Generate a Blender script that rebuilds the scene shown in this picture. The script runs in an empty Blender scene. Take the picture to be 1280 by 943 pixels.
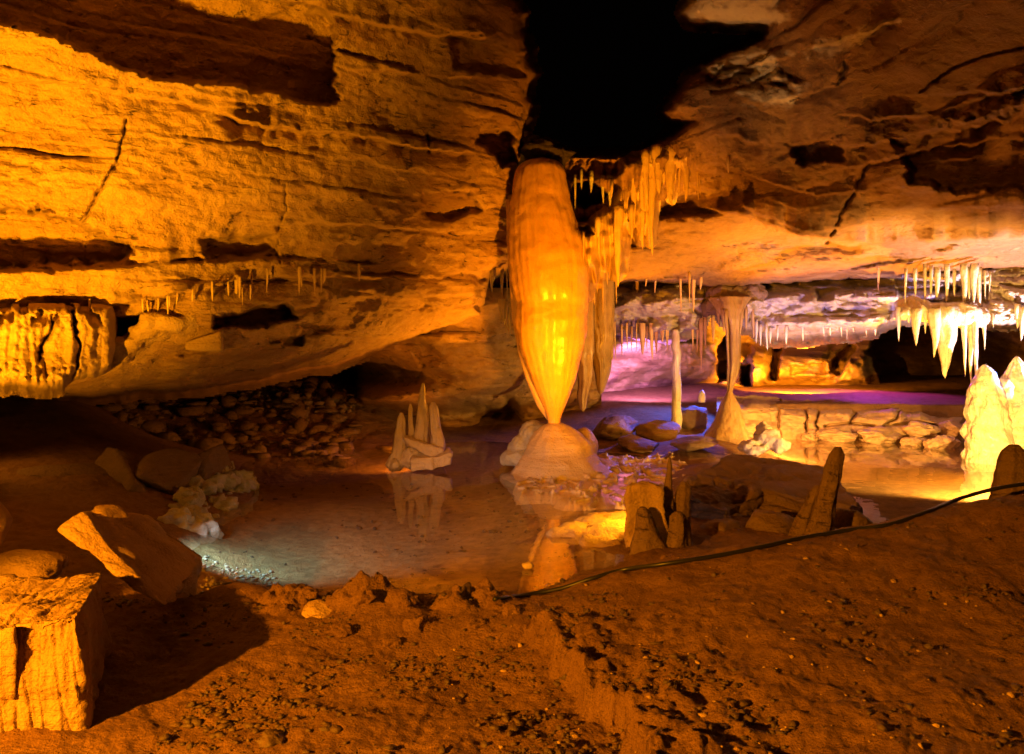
import bpy, bmesh, math, random
import numpy as np
from mathutils import Vector, Matrix, Euler

random.seed(11)
RS = np.random.RandomState(5)
SC = bpy.context.scene
COL = SC.collection
F, HX, HY, ZC = 1000.0, 640.0, 430.0, 1.8      # focal length and horizon of the photograph, eye height (m)

def W(px, py, Y):
    return np.array([(px - HX) / F * Y, Y, ZC - (py - HY) / F * Y])

# ------------------------------------------------------------------ noise
_p = np.random.RandomState(3).permutation(256)
PERM = np.concatenate([_p, _p, _p])
_g = np.random.RandomState(4).normal(size=(256, 3)); GR = _g / np.linalg.norm(_g, axis=1)[:, None]

def pn(x, y, z):
    x, y, z = np.broadcast_arrays(np.asarray(x, float), np.asarray(y, float), np.asarray(z, float))
    xi, yi, zi = np.floor(x).astype(int), np.floor(y).astype(int), np.floor(z).astype(int)
    xf, yf, zf = x - xi, y - yi, z - zi
    xi &= 255; yi &= 255; zi &= 255
    u, v, w = [t * t * t * (t * (t * 6 - 15) + 10) for t in (xf, yf, zf)]
    def g(i, j, k):
        h = PERM[PERM[PERM[xi + i] + yi + j] + zi + k]
        d = GR[h]
        return d[..., 0] * (xf - i) + d[..., 1] * (yf - j) + d[..., 2] * (zf - k)
    def L(a, b, t): return a + (b - a) * t
    return 1.6 * L(L(L(g(0,0,0), g(1,0,0), u), L(g(0,1,0), g(1,1,0), u), v),
             L(L(g(0,0,1), g(1,0,1), u), L(g(0,1,1), g(1,1,1), u), v), w)

def fbm(x, y, z, o=4, gain=.5):
    s, a = 0, 1.0
    for i in range(o):
        f = 2.0 ** i
        s = s + a * pn(x * f + 7.3 * i, y * f + 3.1 * i, z * f + 5.7 * i); a *= gain
    return s

def ridged(x, y, z, o=3):
    s, a = 0, 1.0
    for i in range(o):
        f = 2.0 ** i
        s = s + a * (1 - np.abs(pn(x * f + 9.3 * i, y * f, z * f)) * 2); a *= .5
    return s

def sst(a, b, x):
    t = np.clip((x - a) / (b - a), 0, 1)
    return t * t * (3 - 2 * t)

def tps(pts, val, lam=1e-4):
    P = np.asarray(pts, float); v = np.asarray(val, float); n = len(P)
    sc = P.std(0) + 1e-9; mu = P.mean(0); Q = (P - mu) / sc
    def U(d2): return np.where(d2 > 1e-12, d2 * np.log(d2 + 1e-12), 0)
    K = U(((Q[:, None] - Q[None]) ** 2).sum(-1)) + lam * np.eye(n)
    A = np.zeros((n + 3, n + 3)); A[:n, :n] = K; A[:n, n] = 1; A[:n, n+1:] = Q
    A[n, :n] = 1; A[n+1:, :n] = Q.T
    c = np.linalg.solve(A, np.concatenate([v, np.zeros(3)]))
    def f(a, b):
        a = np.asarray(a, float); b = np.asarray(b, float); sh = np.broadcast(a, b).shape
        q = (np.stack([np.broadcast_to(a, sh).ravel(), np.broadcast_to(b, sh).ravel()], -1) - mu) / sc
        out = np.empty(len(q))
        for i in range(0, len(q), 40000):
            s = q[i:i+40000]
            out[i:i+40000] = U(((s[:, None] - Q[None]) ** 2).sum(-1)) @ c[:n] + c[n] + s @ c[n+1:]
        return out.reshape(sh)
    return f

def polydist(PX, PY, poly, closed=True):
    """signed distance in px (negative inside) to a polygon, or distance to a polyline"""
    P = np.asarray(poly, float); d = np.full(PX.shape, 1e9); ins = np.zeros(PX.shape, bool)
    n = len(P)
    for i in range(n if closed else n - 1):
        a, b = P[i], P[(i + 1) % n]; e = b - a
        t = np.clip(((PX - a[0]) * e[0] + (PY - a[1]) * e[1]) / (e @ e + 1e-9), 0, 1)
        d = np.minimum(d, np.hypot(PX - a[0] - t * e[0], PY - a[1] - t * e[1]))
        if closed:
            c = ((a[1] > PY) != (b[1] > PY)) & (PX < (b[0] - a[0]) * (PY - a[1]) / (b[1] - a[1] + 1e-12) + a[0])
            ins ^= c
    return np.where(ins, -d, d) if closed else d

# ------------------------------------------------------------------ mesh helpers
def tag(o, label=None, cat=None, group=None, kind=None):
    if label: o['label'] = label
    if cat: o['category'] = cat
    if group: o['group'] = group
    if kind: o['kind'] = kind
    return o

def link(name, me, mat, parent=None, smooth=True):
    if mat: me.materials.append(mat)
    if smooth: me.polygons.foreach_set('use_smooth', np.ones(len(me.polygons), bool))
    o = bpy.data.objects.new(name, me); COL.objects.link(o)
    if parent: o.parent = parent; o.matrix_parent_inverse = Matrix.Translation(-parent.location)
    return o

def mesh_np(name, V, Q):
    """V (n,3), Q (m,4) quads"""
    me = bpy.data.meshes.new(name)
    V = np.asarray(V, np.float32); Q = np.asarray(Q, np.int32)
    me.vertices.add(len(V)); me.vertices.foreach_set('co', V.ravel())
    k = Q.shape[1]
    me.loops.add(Q.size); me.loops.foreach_set('vertex_index', Q.ravel())
    me.polygons.add(len(Q)); me.polygons.foreach_set('loop_start', np.arange(0, Q.size, k, dtype=np.int32))
    me.update(calc_edges=True); me.validate()
    return me

def grid_faces(ny, nx, keep=None, flip=False):
    i = np.arange(ny * nx).reshape(ny, nx)
    q = np.stack([i[:-1, :-1], i[:-1, 1:], i[1:, 1:], i[1:, :-1]], -1)
    if flip: q = q[..., ::-1]
    if keep is not None: q = q[keep]
    return q.reshape(-1, 4)

def compact(V, Q):
    u, inv = np.unique(Q, return_inverse=True)
    return V[u], inv.reshape(Q.shape)

# ------------------------------------------------------------------ materials
def nodes(name):
    m = bpy.data.materials.new(name); m.use_nodes = True
    nt = m.node_tree; nt.nodes.clear()
    out = nt.nodes.new('ShaderNodeOutputMaterial')
    return m, nt, out

def rock_mat(name, cols, rough=.75, strata=3.0, scale=1.0, bump=.03, fine=.006, crack=.5, spec=.35, wet=0.0, sss=0.0, flute=False, coat=0.0, silt=None, crust=None, dim=.72):
    cols = [tuple(q * dim for q in c) for c in cols]
    m, nt, out = nodes(name); N = nt.nodes.new; Lk = nt.links.new
    geo = N('ShaderNodeNewGeometry')
    mp = N('ShaderNodeMapping'); mp.inputs['Scale'].default_value = (scale, scale, scale * strata)
    Lk(geo.outputs['Position'], mp.inputs['Vector'])
    def noise(vec, s, det=6, rg=.55, dist=0.0):
        n = N('ShaderNodeTexNoise'); n.inputs['Scale'].default_value = s; n.inputs['Detail'].default_value = det
        n.inputs['Roughness'].default_value = rg; n.inputs['Distortion'].default_value = dist
        Lk(vec, n.inputs['Vector']); return n
    n1 = noise(mp.outputs[0], 1.1, 8, .6, .4)
    n2 = noise(geo.outputs['Position'], 5.5 * scale, 8, .65, .2)
    n3 = noise(geo.outputs['Position'], 42 * scale, 5, .6)
    if flute:
        mp2 = N('ShaderNodeMapping'); mp2.inputs['Scale'].default_value = (16, 16, .55)
        Lk(geo.outputs['Position'], mp2.inputs['Vector']); nl = noise(mp2.outputs[0], 1.0, 4, .55, .15)
    else:
        mp2 = N('ShaderNodeMapping'); mp2.inputs['Scale'].default_value = (1.3, 1.3, 13)
        Lk(geo.outputs['Position'], mp2.inputs['Vector']); nl = noise(mp2.outputs[0], scale, 6, .6, .5)
    mix = N('ShaderNodeMix'); mix.data_type = 'FLOAT'; mix.inputs[0].default_value = .45
    Lk(n1.outputs['Fac'], mix.inputs[2]); Lk(n2.outputs['Fac'], mix.inputs[3])
    ramp = N('ShaderNodeValToRGB'); cr = ramp.color_ramp
    cr.elements[0].position = .28; cr.elements[0].color = (*cols[0], 1)
    cr.elements[1].position = .74; cr.elements[1].color = (*cols[-1], 1)
    for i, c in enumerate(cols[1:-1]):
        e = cr.elements.new(.28 + .46 * (i + 1) / (len(cols) - 1)); e.color = (*c, 1)
    Lk(mix.outputs[0], ramp.inputs[0])
    col = ramp.outputs[0]
    # dark wavy seams (stylolites) along the bedding
    if crack > 0:
        mp3 = N('ShaderNodeMapping'); mp3.inputs['Scale'].default_value = (.8 * scale, .8 * scale, 4.2 * scale)
        Lk(geo.outputs['Position'], mp3.inputs['Vector'])
        nc = noise(mp3.outputs[0], .8, 7, .52, .25)
        sub = N('ShaderNodeMath'); sub.operation = 'SUBTRACT'; sub.inputs[1].default_value = .5; Lk(nc.outputs['Fac'], sub.inputs[0])
        ab = N('ShaderNodeMath'); ab.operation = 'ABSOLUTE'; Lk(sub.outputs[0], ab.inputs[0])
        mr = N('ShaderNodeMapRange'); mr.inputs[1].default_value = 0; mr.inputs[2].default_value = .012; mr.inputs[3].default_value = 1; mr.inputs[4].default_value = 0
        Lk(ab.outputs[0], mr.inputs[0])
        gate = N('ShaderNodeMapRange'); gate.inputs[1].default_value = .50; gate.inputs[2].default_value = .62; Lk(n2.outputs['Fac'], gate.inputs[0])
        gm = N('ShaderNodeMath'); gm.operation = 'MULTIPLY'; Lk(mr.outputs[0], gm.inputs[0]); Lk(gate.outputs[0], gm.inputs[1])
        gs = N('ShaderNodeMath'); gs.operation = 'MULTIPLY'; gs.inputs[1].default_value = crack; Lk(gm.outputs[0], gs.inputs[0])
        cm = N('ShaderNodeMix'); cm.data_type = 'RGBA'; Lk(gs.outputs[0], cm.inputs[0]); Lk(col, cm.inputs[6]); cm.inputs[7].default_value = (.05, .03, .025, 1)
        col = cm.outputs[2]
    if silt:
        sx = N('ShaderNodeSeparateXYZ'); Lk(geo.outputs['Position'], sx.inputs[0])
        sm = N('ShaderNodeMapRange'); sm.inputs[1].default_value = .012; sm.inputs[2].default_value = -.03; Lk(sx.outputs['Z'], sm.inputs[0])
        cs = N('ShaderNodeMix'); cs.data_type = 'RGBA'; Lk(sm.outputs[0], cs.inputs[0]); Lk(col, cs.inputs[6])
        sp = N('ShaderNodeMapRange'); sp.inputs[1].default_value = .40; sp.inputs[2].default_value = .62; Lk(n2.outputs['Fac'], sp.inputs[0])
        c2 = N('ShaderNodeMix'); c2.data_type = 'RGBA'; Lk(sp.outputs[0], c2.inputs[0]); c2.inputs[6].default_value = (*[q * .62 for q in silt], 1); c2.inputs[7].default_value = (*silt, 1)
        Lk(c2.outputs[2], cs.inputs[7]); col = cs.outputs[2]
    if crust:
        at = N('ShaderNodeAttribute'); at.attribute_name = 'crust'
        cs = N('ShaderNodeMix'); cs.data_type = 'RGBA'; Lk(at.outputs['Fac'], cs.inputs[0]); Lk(col, cs.inputs[6]); cs.inputs[7].default_value = (*crust, 1); col = cs.outputs[2]
    bs = N('ShaderNodeBsdfPrincipled')
    Lk(col, bs.inputs['Base Color'])
    rr = N('ShaderNodeMapRange'); rr.inputs[3].default_value = max(.05, rough - .18); rr.inputs[4].default_value = min(1, rough + .15)
    Lk(n2.outputs['Fac'], rr.inputs[0]); Lk(rr.outputs[0], bs.inputs['Roughness'])
    bs.inputs['Specular IOR Level'].default_value = spec
    if coat: bs.inputs['Coat Weight'].default_value = coat; bs.inputs['Coat Roughness'].default_value = .22
    if sss:
        bs.inputs['Subsurface Weight'].default_value = sss; bs.inputs['Subsurface Scale'].default_value = .06
        bs.inputs['Subsurface Radius'].default_value = (1, .55, .25)
    b1 = N('ShaderNodeBump'); b1.inputs['Distance'].default_value = bump; b1.inputs['Strength'].default_value = 1; Lk(nl.outputs['Fac'], b1.inputs['Height'])
    b2 = N('ShaderNodeBump'); b2.inputs['Distance'].default_value = bump * 1.3; Lk(n2.outputs['Fac'], b2.inputs['Height']); Lk(b1.outputs[0], b2.inputs['Normal'])
    b3 = N('ShaderNodeBump'); b3.inputs['Distance'].default_value = fine; Lk(n3.outputs['Fac'], b3.inputs['Height']); Lk(b2.outputs[0], b3.inputs['Normal'])
    nrm = b3
    if crack > 0:
        b4 = N('ShaderNodeBump'); b4.invert = True; b4.inputs['Distance'].default_value = .04; Lk(gm.outputs[0], b4.inputs['Height']); Lk(b3.outputs[0], b4.inputs['Normal']); nrm = b4
    Lk(nrm.outputs[0], bs.inputs['Normal'])
    Lk(bs.outputs[0], out.inputs['Surface'])
    return m

def water_mat():
    m, nt, out = nodes('pool_water'); N = nt.nodes.new; Lk = nt.links.new
    tr = N('ShaderNodeBsdfTransparent'); tr.inputs[0].default_value = (.90, .82, .70, 1)
    gl = N('ShaderNodeBsdfGlossy'); gl.inputs['Roughness'].default_value = .015; gl.inputs[0].default_value = (1, 1, 1, 1)
    geo = N('ShaderNodeNewGeometry'); n = N('ShaderNodeTexNoise'); n.inputs['Scale'].default_value = 2.2; n.inputs['Detail'].default_value = 2
    mp = N('ShaderNodeMapping'); Lk(geo.outputs['Position'], mp.inputs[0]); Lk(mp.outputs[0], n.inputs['Vector'])
    b = N('ShaderNodeBump'); b.inputs['Distance'].default_value = .006; b.inputs['Strength'].default_value = .5; Lk(n.outputs['Fac'], b.inputs['Height'])
    Lk(b.outputs[0], gl.inputs['Normal'])
    dt = N('ShaderNodeVectorMath'); dt.operation = 'DOT_PRODUCT'; Lk(geo.outputs['Incoming'], dt.inputs[0]); Lk(geo.outputs['Normal'], dt.inputs[1])
    def mth(op, a, b_):
        k = N('ShaderNodeMath'); k.operation = op
        for i_, q in enumerate((a, b_)):
            if q is None: continue
            if isinstance(q, (int, float)): k.inputs[i_].default_value = q
            else: Lk(q, k.inputs[i_])
        return k.outputs[0]
    c = mth('ABSOLUTE', dt.outputs['Value'], None); c = mth('SUBTRACT', 1.0, c); c = mth('POWER', c, 5.0); c = mth('MULTIPLY', c, .94); c = mth('ADD', c, .02)
    mx = N('ShaderNodeMixShader'); Lk(c, mx.inputs[0]); Lk(tr.outputs[0], mx.inputs[1]); Lk(gl.outputs[0], mx.inputs[2])
    Lk(mx.outputs[0], out.inputs['Surface'])
    return m

def plain_mat(name, c, rough=.4):
    m, nt, out = nodes(name); bs = nt.nodes.new('ShaderNodeBsdfPrincipled')
    n = nt.nodes.new('ShaderNodeTexNoise'); n.inputs['Scale'].default_value = 30
    mr = nt.nodes.new('ShaderNodeMapRange'); mr.inputs[3].default_value = rough - .12; mr.inputs[4].default_value = rough + .2
    nt.links.new(n.outputs['Fac'], mr.inputs[0]); nt.links.new(mr.outputs[0], bs.inputs['Roughness'])
    bs.inputs['Base Color'].default_value = (*c, 1); nt.links.new(bs.outputs[0], out.inputs[0]); return m

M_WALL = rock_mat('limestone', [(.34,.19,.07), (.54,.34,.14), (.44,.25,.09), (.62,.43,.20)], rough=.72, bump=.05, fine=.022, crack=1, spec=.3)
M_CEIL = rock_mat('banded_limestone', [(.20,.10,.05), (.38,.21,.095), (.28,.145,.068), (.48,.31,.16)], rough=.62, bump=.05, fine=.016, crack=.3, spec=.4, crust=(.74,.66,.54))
M_PALE = rock_mat('pale_limestone', [(.40,.33,.30), (.62,.55,.52), (.50,.42,.38), (.72,.66,.64)], rough=.6, bump=.05, fine=.012, crack=.3, strata=1.5)
M_FAR = rock_mat('far_limestone', [(.40,.24,.12), (.52,.34,.18), (.58,.42,.25)], rough=.75, bump=.03, crack=.3)
M_DARK = rock_mat('brown_rock', [(.14,.085,.05), (.24,.15,.09), (.20,.12,.07), (.30,.20,.12)], rough=.7, bump=.04, fine=.014, crack=.5)
M_BLOCK = rock_mat('block_rock', [(.42,.25,.09), (.55,.36,.15), (.60,.42,.20)], rough=.8, bump=.03, fine=.02, crack=0, spec=.2)
M_MUD = rock_mat('cave_mud', [(.11,.05,.018), (.32,.17,.06), (.22,.11,.04), (.46,.27,.11)], rough=.72, strata=1, scale=1.6, bump=.05, fine=.022, crack=0, spec=.3, silt=(.46,.31,.16))
M_CLOD = rock_mat('clod', [(.05,.032,.026), (.10,.062,.045), (.20,.12,.07)], rough=.5, strata=1, scale=3, bump=.01, fine=.004, crack=0, spec=.4)
M_FLOW = rock_mat('flowstone', [(.58,.36,.14), (.76,.52,.24), (.70,.45,.19), (.86,.64,.36)], rough=.45, bump=.03, fine=.004, crack=0, flute=True, sss=.12, coat=.15)
M_BIG = rock_mat('wet_flowstone', [(.66,.33,.06), (.86,.50,.10), (.78,.44,.08), (.94,.60,.15)], rough=.28, bump=.014, fine=.002, crack=0, flute=True, sss=.15, coat=.35)
M_WHITE = rock_mat('white_calcite', [(.50,.40,.28), (.76,.69,.58), (.66,.58,.46), (.84,.80,.74)], rough=.4, bump=.05, fine=.010, crack=0, flute=True, sss=.2, coat=.2)
M_MOUND = rock_mat('smooth_flowstone', [(.56,.38,.20), (.74,.54,.31), (.82,.62,.38)], rough=.45, bump=.03, fine=.012, crack=0, strata=1, sss=.1, coat=.2)
M_GREY = rock_mat('grey_flowstone', [(.36,.33,.28), (.52,.48,.42), (.60,.56,.50)], rough=.6, bump=.03, fine=.012, crack=0, strata=1)
M_SHIP = rock_mat('dry_flowstone', [(.40,.29,.21), (.62,.48,.36), (.72,.58,.45)], rough=.65, bump=.035, fine=.016, crack=0, flute=True)
M_ROPE = rock_mat('brown_flowstone', [(.28,.16,.07), (.42,.27,.13), (.52,.36,.20)], rough=.5, bump=.03, fine=.006, crack=0, flute=True, coat=.15)
M_SHADEROCK = rock_mat('shade_black_rock', [(.02,.015,.012), (.045,.03,.022), (.06,.042,.03)], rough=.7, bump=.04, fine=.014, crack=0)  # near-black colour stands in for the unlit recess above the stalactite
M_WATER = water_mat()
M_HOSE = plain_mat('black_rubber', (.012, .012, .014), .38)
M_STEEL = plain_mat('lamp_housing', (.03, .03, .03), .45)

# ------------------------------------------------------------------ relief: a rock face with real distances
BND = np.cumsum(np.concatenate([[-2.0], np.random.RandomState(21).choice([.10,.16,.22,.3,.42,.5], 60)]))
def strata(X, Y, Z, amp=.12, groove=.06, seed=0, dip=0.0):
    s = Z + dip * X + .10 * fbm(X * .35 + seed, Y * .35, Z * .2, 3) + .025 * fbm(X * 2 + seed, Y * 2, Z, 2)
    k = np.searchsorted(BND, s) - 1
    k = np.clip(k, 0, len(BND) - 2)
    lo, hi = BND[k], BND[k + 1]; th = hi - lo; t = (s - lo) / th
    def off(k): return pn(X * .45 + k * 7.37 + seed, Y * .45 + k * 3.1, k * 1.7 + .5)
    a = off(k); b = off(np.minimum(k + 1, len(BND) - 2))
    e = np.clip(.02 / th, 0, .45)
    d = a + (b - a) * sst(1 - e, 1, t)
    edge = np.minimum(t, 1 - t) * th
    gm = np.clip(.5 + 1.3 * pn(X * 1.1 + k * 3.3, Y * 1.1, k * 2.2 + seed), 0, 1)
    return amp * d + groove * np.exp(-(edge / .018) ** 2) * gm

class Relief:
    def __init__(s, xs, ys, ctrl):
        s.xs, s.ys = xs, ys
        s.PX, s.PY = np.meshgrid(xs, ys)
        c = np.array(ctrl, float)
        s.Y = tps(c[:, :2], c[:, 2])(s.PX, s.PY)
        s.d = np.full(s.Y.shape, -1e3)
    def world(s): return (s.PX - HX) / F * s.Y, s.Y, ZC - (s.PY - HY) / F * s.Y
    def depth(s, px, py):
        i = min(max(np.searchsorted(s.ys, py), 0), len(s.ys) - 1); j = min(max(np.searchsorted(s.xs, px), 0), len(s.xs) - 1)
        return s.Y[i, j]
    def pocket(s, poly, dep, soft=3, jag=3.0):
        PX, PY = s.PX, s.PY; P = np.array(poly, float)
        b = (PX > P[:,0].min()-30) & (PX < P[:,0].max()+30) & (PY > P[:,1].min()-30) & (PY < P[:,1].max()+30)
        q = polydist(PX[b], PY[b], poly) + jag * fbm(PX[b] * .05, PY[b] * .09, 3.3, 3)
        s.Y[b] += dep * (1 - sst(-soft, soft, q))
    def ledge(s, line, up, down, lu=14, ld=20, jag=2.5):
        L = np.array(line, float)
        yl = np.interp(s.PX, L[:, 0], L[:, 1]) + jag * fbm(s.PX * .045, 1.7, L[0, 1] * .1, 4)
        fade = sst(L[0,0]-25, L[0,0]+25, s.PX) * (1 - sst(L[-1,0]-25, L[-1,0]+25, s.PX))
        d = s.PY - yl
        m = 1 - sst(-2.2, 2.2, d)
        fade = fade * np.clip(.55 + 1.1 * fbm(s.PX * .018, L[0, 0] * .013, L[0, 1] * .07, 3), .05, 1.3)
        s.Y += fade * (-up * np.exp(np.minimum(d, 0) / lu) * m + down * np.exp(-np.maximum(d, 0) / ld) * (1 - m))
    def crack(s, line, dep=.12, w=1.6):
        L = np.array(line, float); PX, PY = s.PX, s.PY
        b = (PX > L[:,0].min()-20) & (PX < L[:,0].max()+20) & (PY > L[:,1].min()-20) & (PY < L[:,1].max()+20)
        q = polydist(PX[b] + 3 * fbm(PX[b]*.08, PY[b]*.08, 1.1, 3), PY[b], line, False)
        s.Y[b] += dep * np.exp(-(q / w) ** 2)
    def rough(s, big=.18, mid=.06, fine=.02, st=.12, groove=.06, seed=0, dip=0.0, strat_mask=1.0, pit=1.2):
        X, Y, Z = s.world()
        D = big * fbm(X * .45 + seed, Y * .45, Z * .6, 3) + mid * fbm(X * 2 + seed, Y * 2, Z * 4, 3) + fine * fbm(X * 8, Y * 8, Z * 14 + seed, 4) + fine * pit * np.maximum(0, fbm(X * 5, Y * 5, Z * 8 + seed, 4) - .25)
        D = D + strata(X, Y, Z, st, groove, seed, dip) * strat_mask
        s.Y = s.Y + D * np.clip(s.Y / 9, .6, 1.6)
    def edge(s, d, back=3.0, L=5.0):
        """d: px beyond the outline (>0 outside); the face turns back there"""
        s.d = d
        s.Y = s.Y + back * (1 - np.exp(-np.maximum(d, 0) / L)) + .5 * np.exp(-np.maximum(-d, 0) / 5.0)
    def build(s, name, mat, cut=14, crust=None, **kw):
        X, Y, Z = s.world()
        V = np.stack([X, Y, Z], -1).reshape(-1, 3)
        keep = (s.d < cut)
        k = keep[:-1, :-1] & keep[1:, :-1] & keep[:-1, 1:] & keep[1:, 1:]
        Q = grid_faces(*s.PX.shape, keep=k)
        u, inv = np.unique(Q, return_inverse=True)
        me = mesh_np(name, V[u], inv.reshape(Q.shape))
        if crust is not None:
            a = me.attributes.new('crust', 'FLOAT', 'POINT'); a.data.foreach_set('value', np.asarray(crust, np.float32).ravel()[u])
        return link(name, me, mat, **kw)

def axis(a, b, c, d, fine, coarse=14):
    """fine steps between b and c, coarse out to a and d"""
    return np.unique(np.concatenate([np.arange(a, b, coarse), np.arange(b, c, fine), np.arange(c, d + 1, coarse)]).astype(float))

# ---- left wall
Rl = [(-400,628),(0,640),(60,660),(100,663),(160,655),(200,650),(240,645),(300,640),(340,634),(400,628),(520,600)]
Bl = [(-700,486),(0,486),(75,494),(110,494),(260,483),(330,470),(420,453),(470,434),(560,407),(605,392),(612,350),(636,336),(700,330)]
LW = Relief(axis(-700,-40,690,691,2), axis(-420,-40,520,521,2), [
    (-600,-400,4.2),(-300,-250,5.2),(-400,0,5.4),(-300,0,5.9),(-300,250,6.5),(-300,480,6.6),(-600,250,5.5),
    (0,-300,5.8),(0,0,6.9),(0,170,7.4),(0,340,7.5),(0,480,7.9),
    (300,-300,6.2),(300,0,8),(300,170,8.7),(300,340,9.1),(300,440,9.2),(300,470,10.0),
    (560,-300,7),(560,0,9.3),(560,170,10.5),(560,340,11.3),(560,400,12.2),
    (650,-300,7.5),(650,0,9.8),(650,170,11),(650,340,12)])
LW.rough(big=.20, mid=.05, fine=.022, st=.12, groove=.04, seed=1.0)
LW.pocket([(-300,-60),(-60,15),(55,42),(110,66),(170,90),(215,103),(300,108),(370,124),(420,129),(418,40),(405,14),(340,-4),(200,-70),(-60,-120)], 1.35, 2.5, 5)
LW.pocket([(-60,268),(0,264),(50,264),(90,276),(125,290),(168,312),(150,328),(60,335),(-60,338)], .8, 5, 6)
LW.pocket([(250,298),(290,294),(342,299),(346,318),(300,324),(262,322)], .45, 6, 6)
LW.pocket([(600,168),(635,160),(648,205),(628,207),(612,186),(594,180)], 1.0, 2, 4)
LW.pocket([(530,245),(585,240),(600,262),(560,278),(528,268)], .25, 4, 5)
LW.pocket([(268,396),(355,382),(372,398),(330,408),(268,408)], .9, 3, 4)
LW.pocket([(138,398),(184,392),(184,412),(150,432),(136,450)], .9, 2, 3)
LW.pocket([(355,423),(380,420),(378,432),(352,432)], .4, 2, 2)
LW.pocket([(560,40),(640,48),(655,95),(570,85)], .18, 3, 5)
LW.pocket([(592,345),(640,330),(645,420),(600,400)], .9, 4, 4)
LW.ledge([(-60,96),(0,98),(90,105),(180,121),(240,130),(300,150),(360,167)], .10, .10, 12, 12)
LW.ledge([(270,142),(330,158),(380,166),(450,168),(520,186),(600,192)], .22, .28, 16, 16, 4)
LW.ledge([(330,18),(410,16),(470,30),(540,45),(640,52)], .20, .22, 18, 14, 3)
LW.ledge([(400,85),(470,90),(560,98),(620,100)], .08, .10, 10, 9, 4)
LW.ledge([(-80,228),(60,222),(140,226),(260,232),(350,238)], .04, .08, 8, 6, 3)
LW.ledge([(-80,186),(60,178),(180,184),(300,186),(420,180)], .03, .07, 6, 5, 3)
LW.ledge([(-80,340),(40,338),(160,334),(240,327),(330,322),(460,330)], -.30, -.05, 26, 30, 2)
LW.ledge([(140,384),(220,366),(300,352),(400,345),(480,350),(560,345)], .18, .30, 16, 14, 3)
LW.ledge([(150,455),(260,440),(340,430),(440,410)], .05, -.2, 20, 30, 3)
LW.ledge([(380,385),(450,372),(520,374),(570,388)], .2, .16, 16, 12, 3)
LW.ledge([(300,282),(430,281),(560,290),(640,295)], .06, .12, 10, 8, 3)
LW.crack([(157,150),(152,180),(145,205),(132,226),(118,250),(104,276)], .16, 1.5)
LW.crack([(356,230),(358,262),(346,290),(349,330)], .08, 1.2)
LW.crack([(535,190),(536,170)], .2, 1.5)
dR = LW.PX - np.interp(LW.PY, *np.array(Rl).T) + 7 * fbm(LW.PX * .02, LW.PY * .035, 2.2, 4)
dB = LW.PY - np.interp(LW.PX, *np.array(Bl).T) + 3 * fbm(LW.PX * .03, LW.PY * .03, 5.2, 3)
LW.edge(np.maximum(dR, dB), 3.5, 4.5)
tag(LW.build('cave_wall', M_WALL), kind='structure')

# ---- lower back wall under the overhang
BW = Relief(axis(-700,-40,752,753,3), axis(360,380,620,640,2.5,10), [
    (-600,380,9),(-600,620,9),(-300,450,13),(0,480,16),(200,470,18),(300,475,19),(420,470,18.5),(440,510,18),(425,560,17.5),
    (462,440,14.75),(470,500,14.75),(460,560,14.4),(560,400,13.4),(540,460,13.9),(560,560,14.75),(600,430,13.8),(620,500,15.2),(640,540,16.6),(660,430,14.8),
    (740,400,16),(740,460,16.5),(740,600,16.8),(500,380,13.2),(640,380,14),(800,400,18),(800,600,18)])
BW.rough(big=.25, mid=.07, fine=.03, st=.22, groove=.10, seed=4.0)
BW.pocket([(415,455),(446,460),(452,520),(440,550),(425,545),(418,500)], 2.0, 5, 5)
BW.pocket([(600,520),(640,505),(655,555),(600,560)], 1.4, 8, 6)
BW.crack([(480,455),(500,458),(505,480)], .2, 2); BW.crack([(520,440),(530,455),(520,480)], .2, 2)
BW.ledge([(430,512),(480,506),(540,490)], .15, .1, 10, 10)
tag(BW.build('cave_wall_recess', M_WALL), kind='structure')

# ---- right ceiling / overhang
CO = [(862,-400),(864,-5),(856,16),(862,27),(910,30),(958,33),(955,48),(930,62),(893,74),(862,100),(832,140),(840,149),(868,152),(846,168),(800,194),(765,197),(702,197),(700,215),(712,232),(716,260),(705,285),(690,300),(690,330),(735,336),(742,352),(800,350),(850,352),(890,360),(950,356),(1040,350),(1130,348),(1280,345),(2000,345),(2000,-400)]
CE = Relief(axis(660,668,1320,1900,2), axis(-420,-40,372,373,2), [
    (680,200,12.0),(690,330,12.1),(760,200,11.6),(760,330,12.6),(840,200,11.2),(860,-300,6.5),(860,0,8.8),(860,150,10.4),(860,250,11.9),(860,345,13.8),
    (1000,-300,5.2),(1000,0,7.8),(1000,150,9.4),(1000,280,11.8),(1000,350,14.4),
    (1280,-300,4.2),(1280,0,6.3),(1280,150,8.0),(1280,280,10.6),(1280,345,13.4),
    (1900,-300,2.6),(1900,0,4.4),(1900,200,6.4),(1900,300,8.6),(1900,345,10.5),(1120,350,13.6)])
CE.rough(big=.25, mid=.035, fine=.018, st=.24, groove=.05, seed=9.0, dip=-.06, pit=.2)
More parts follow.
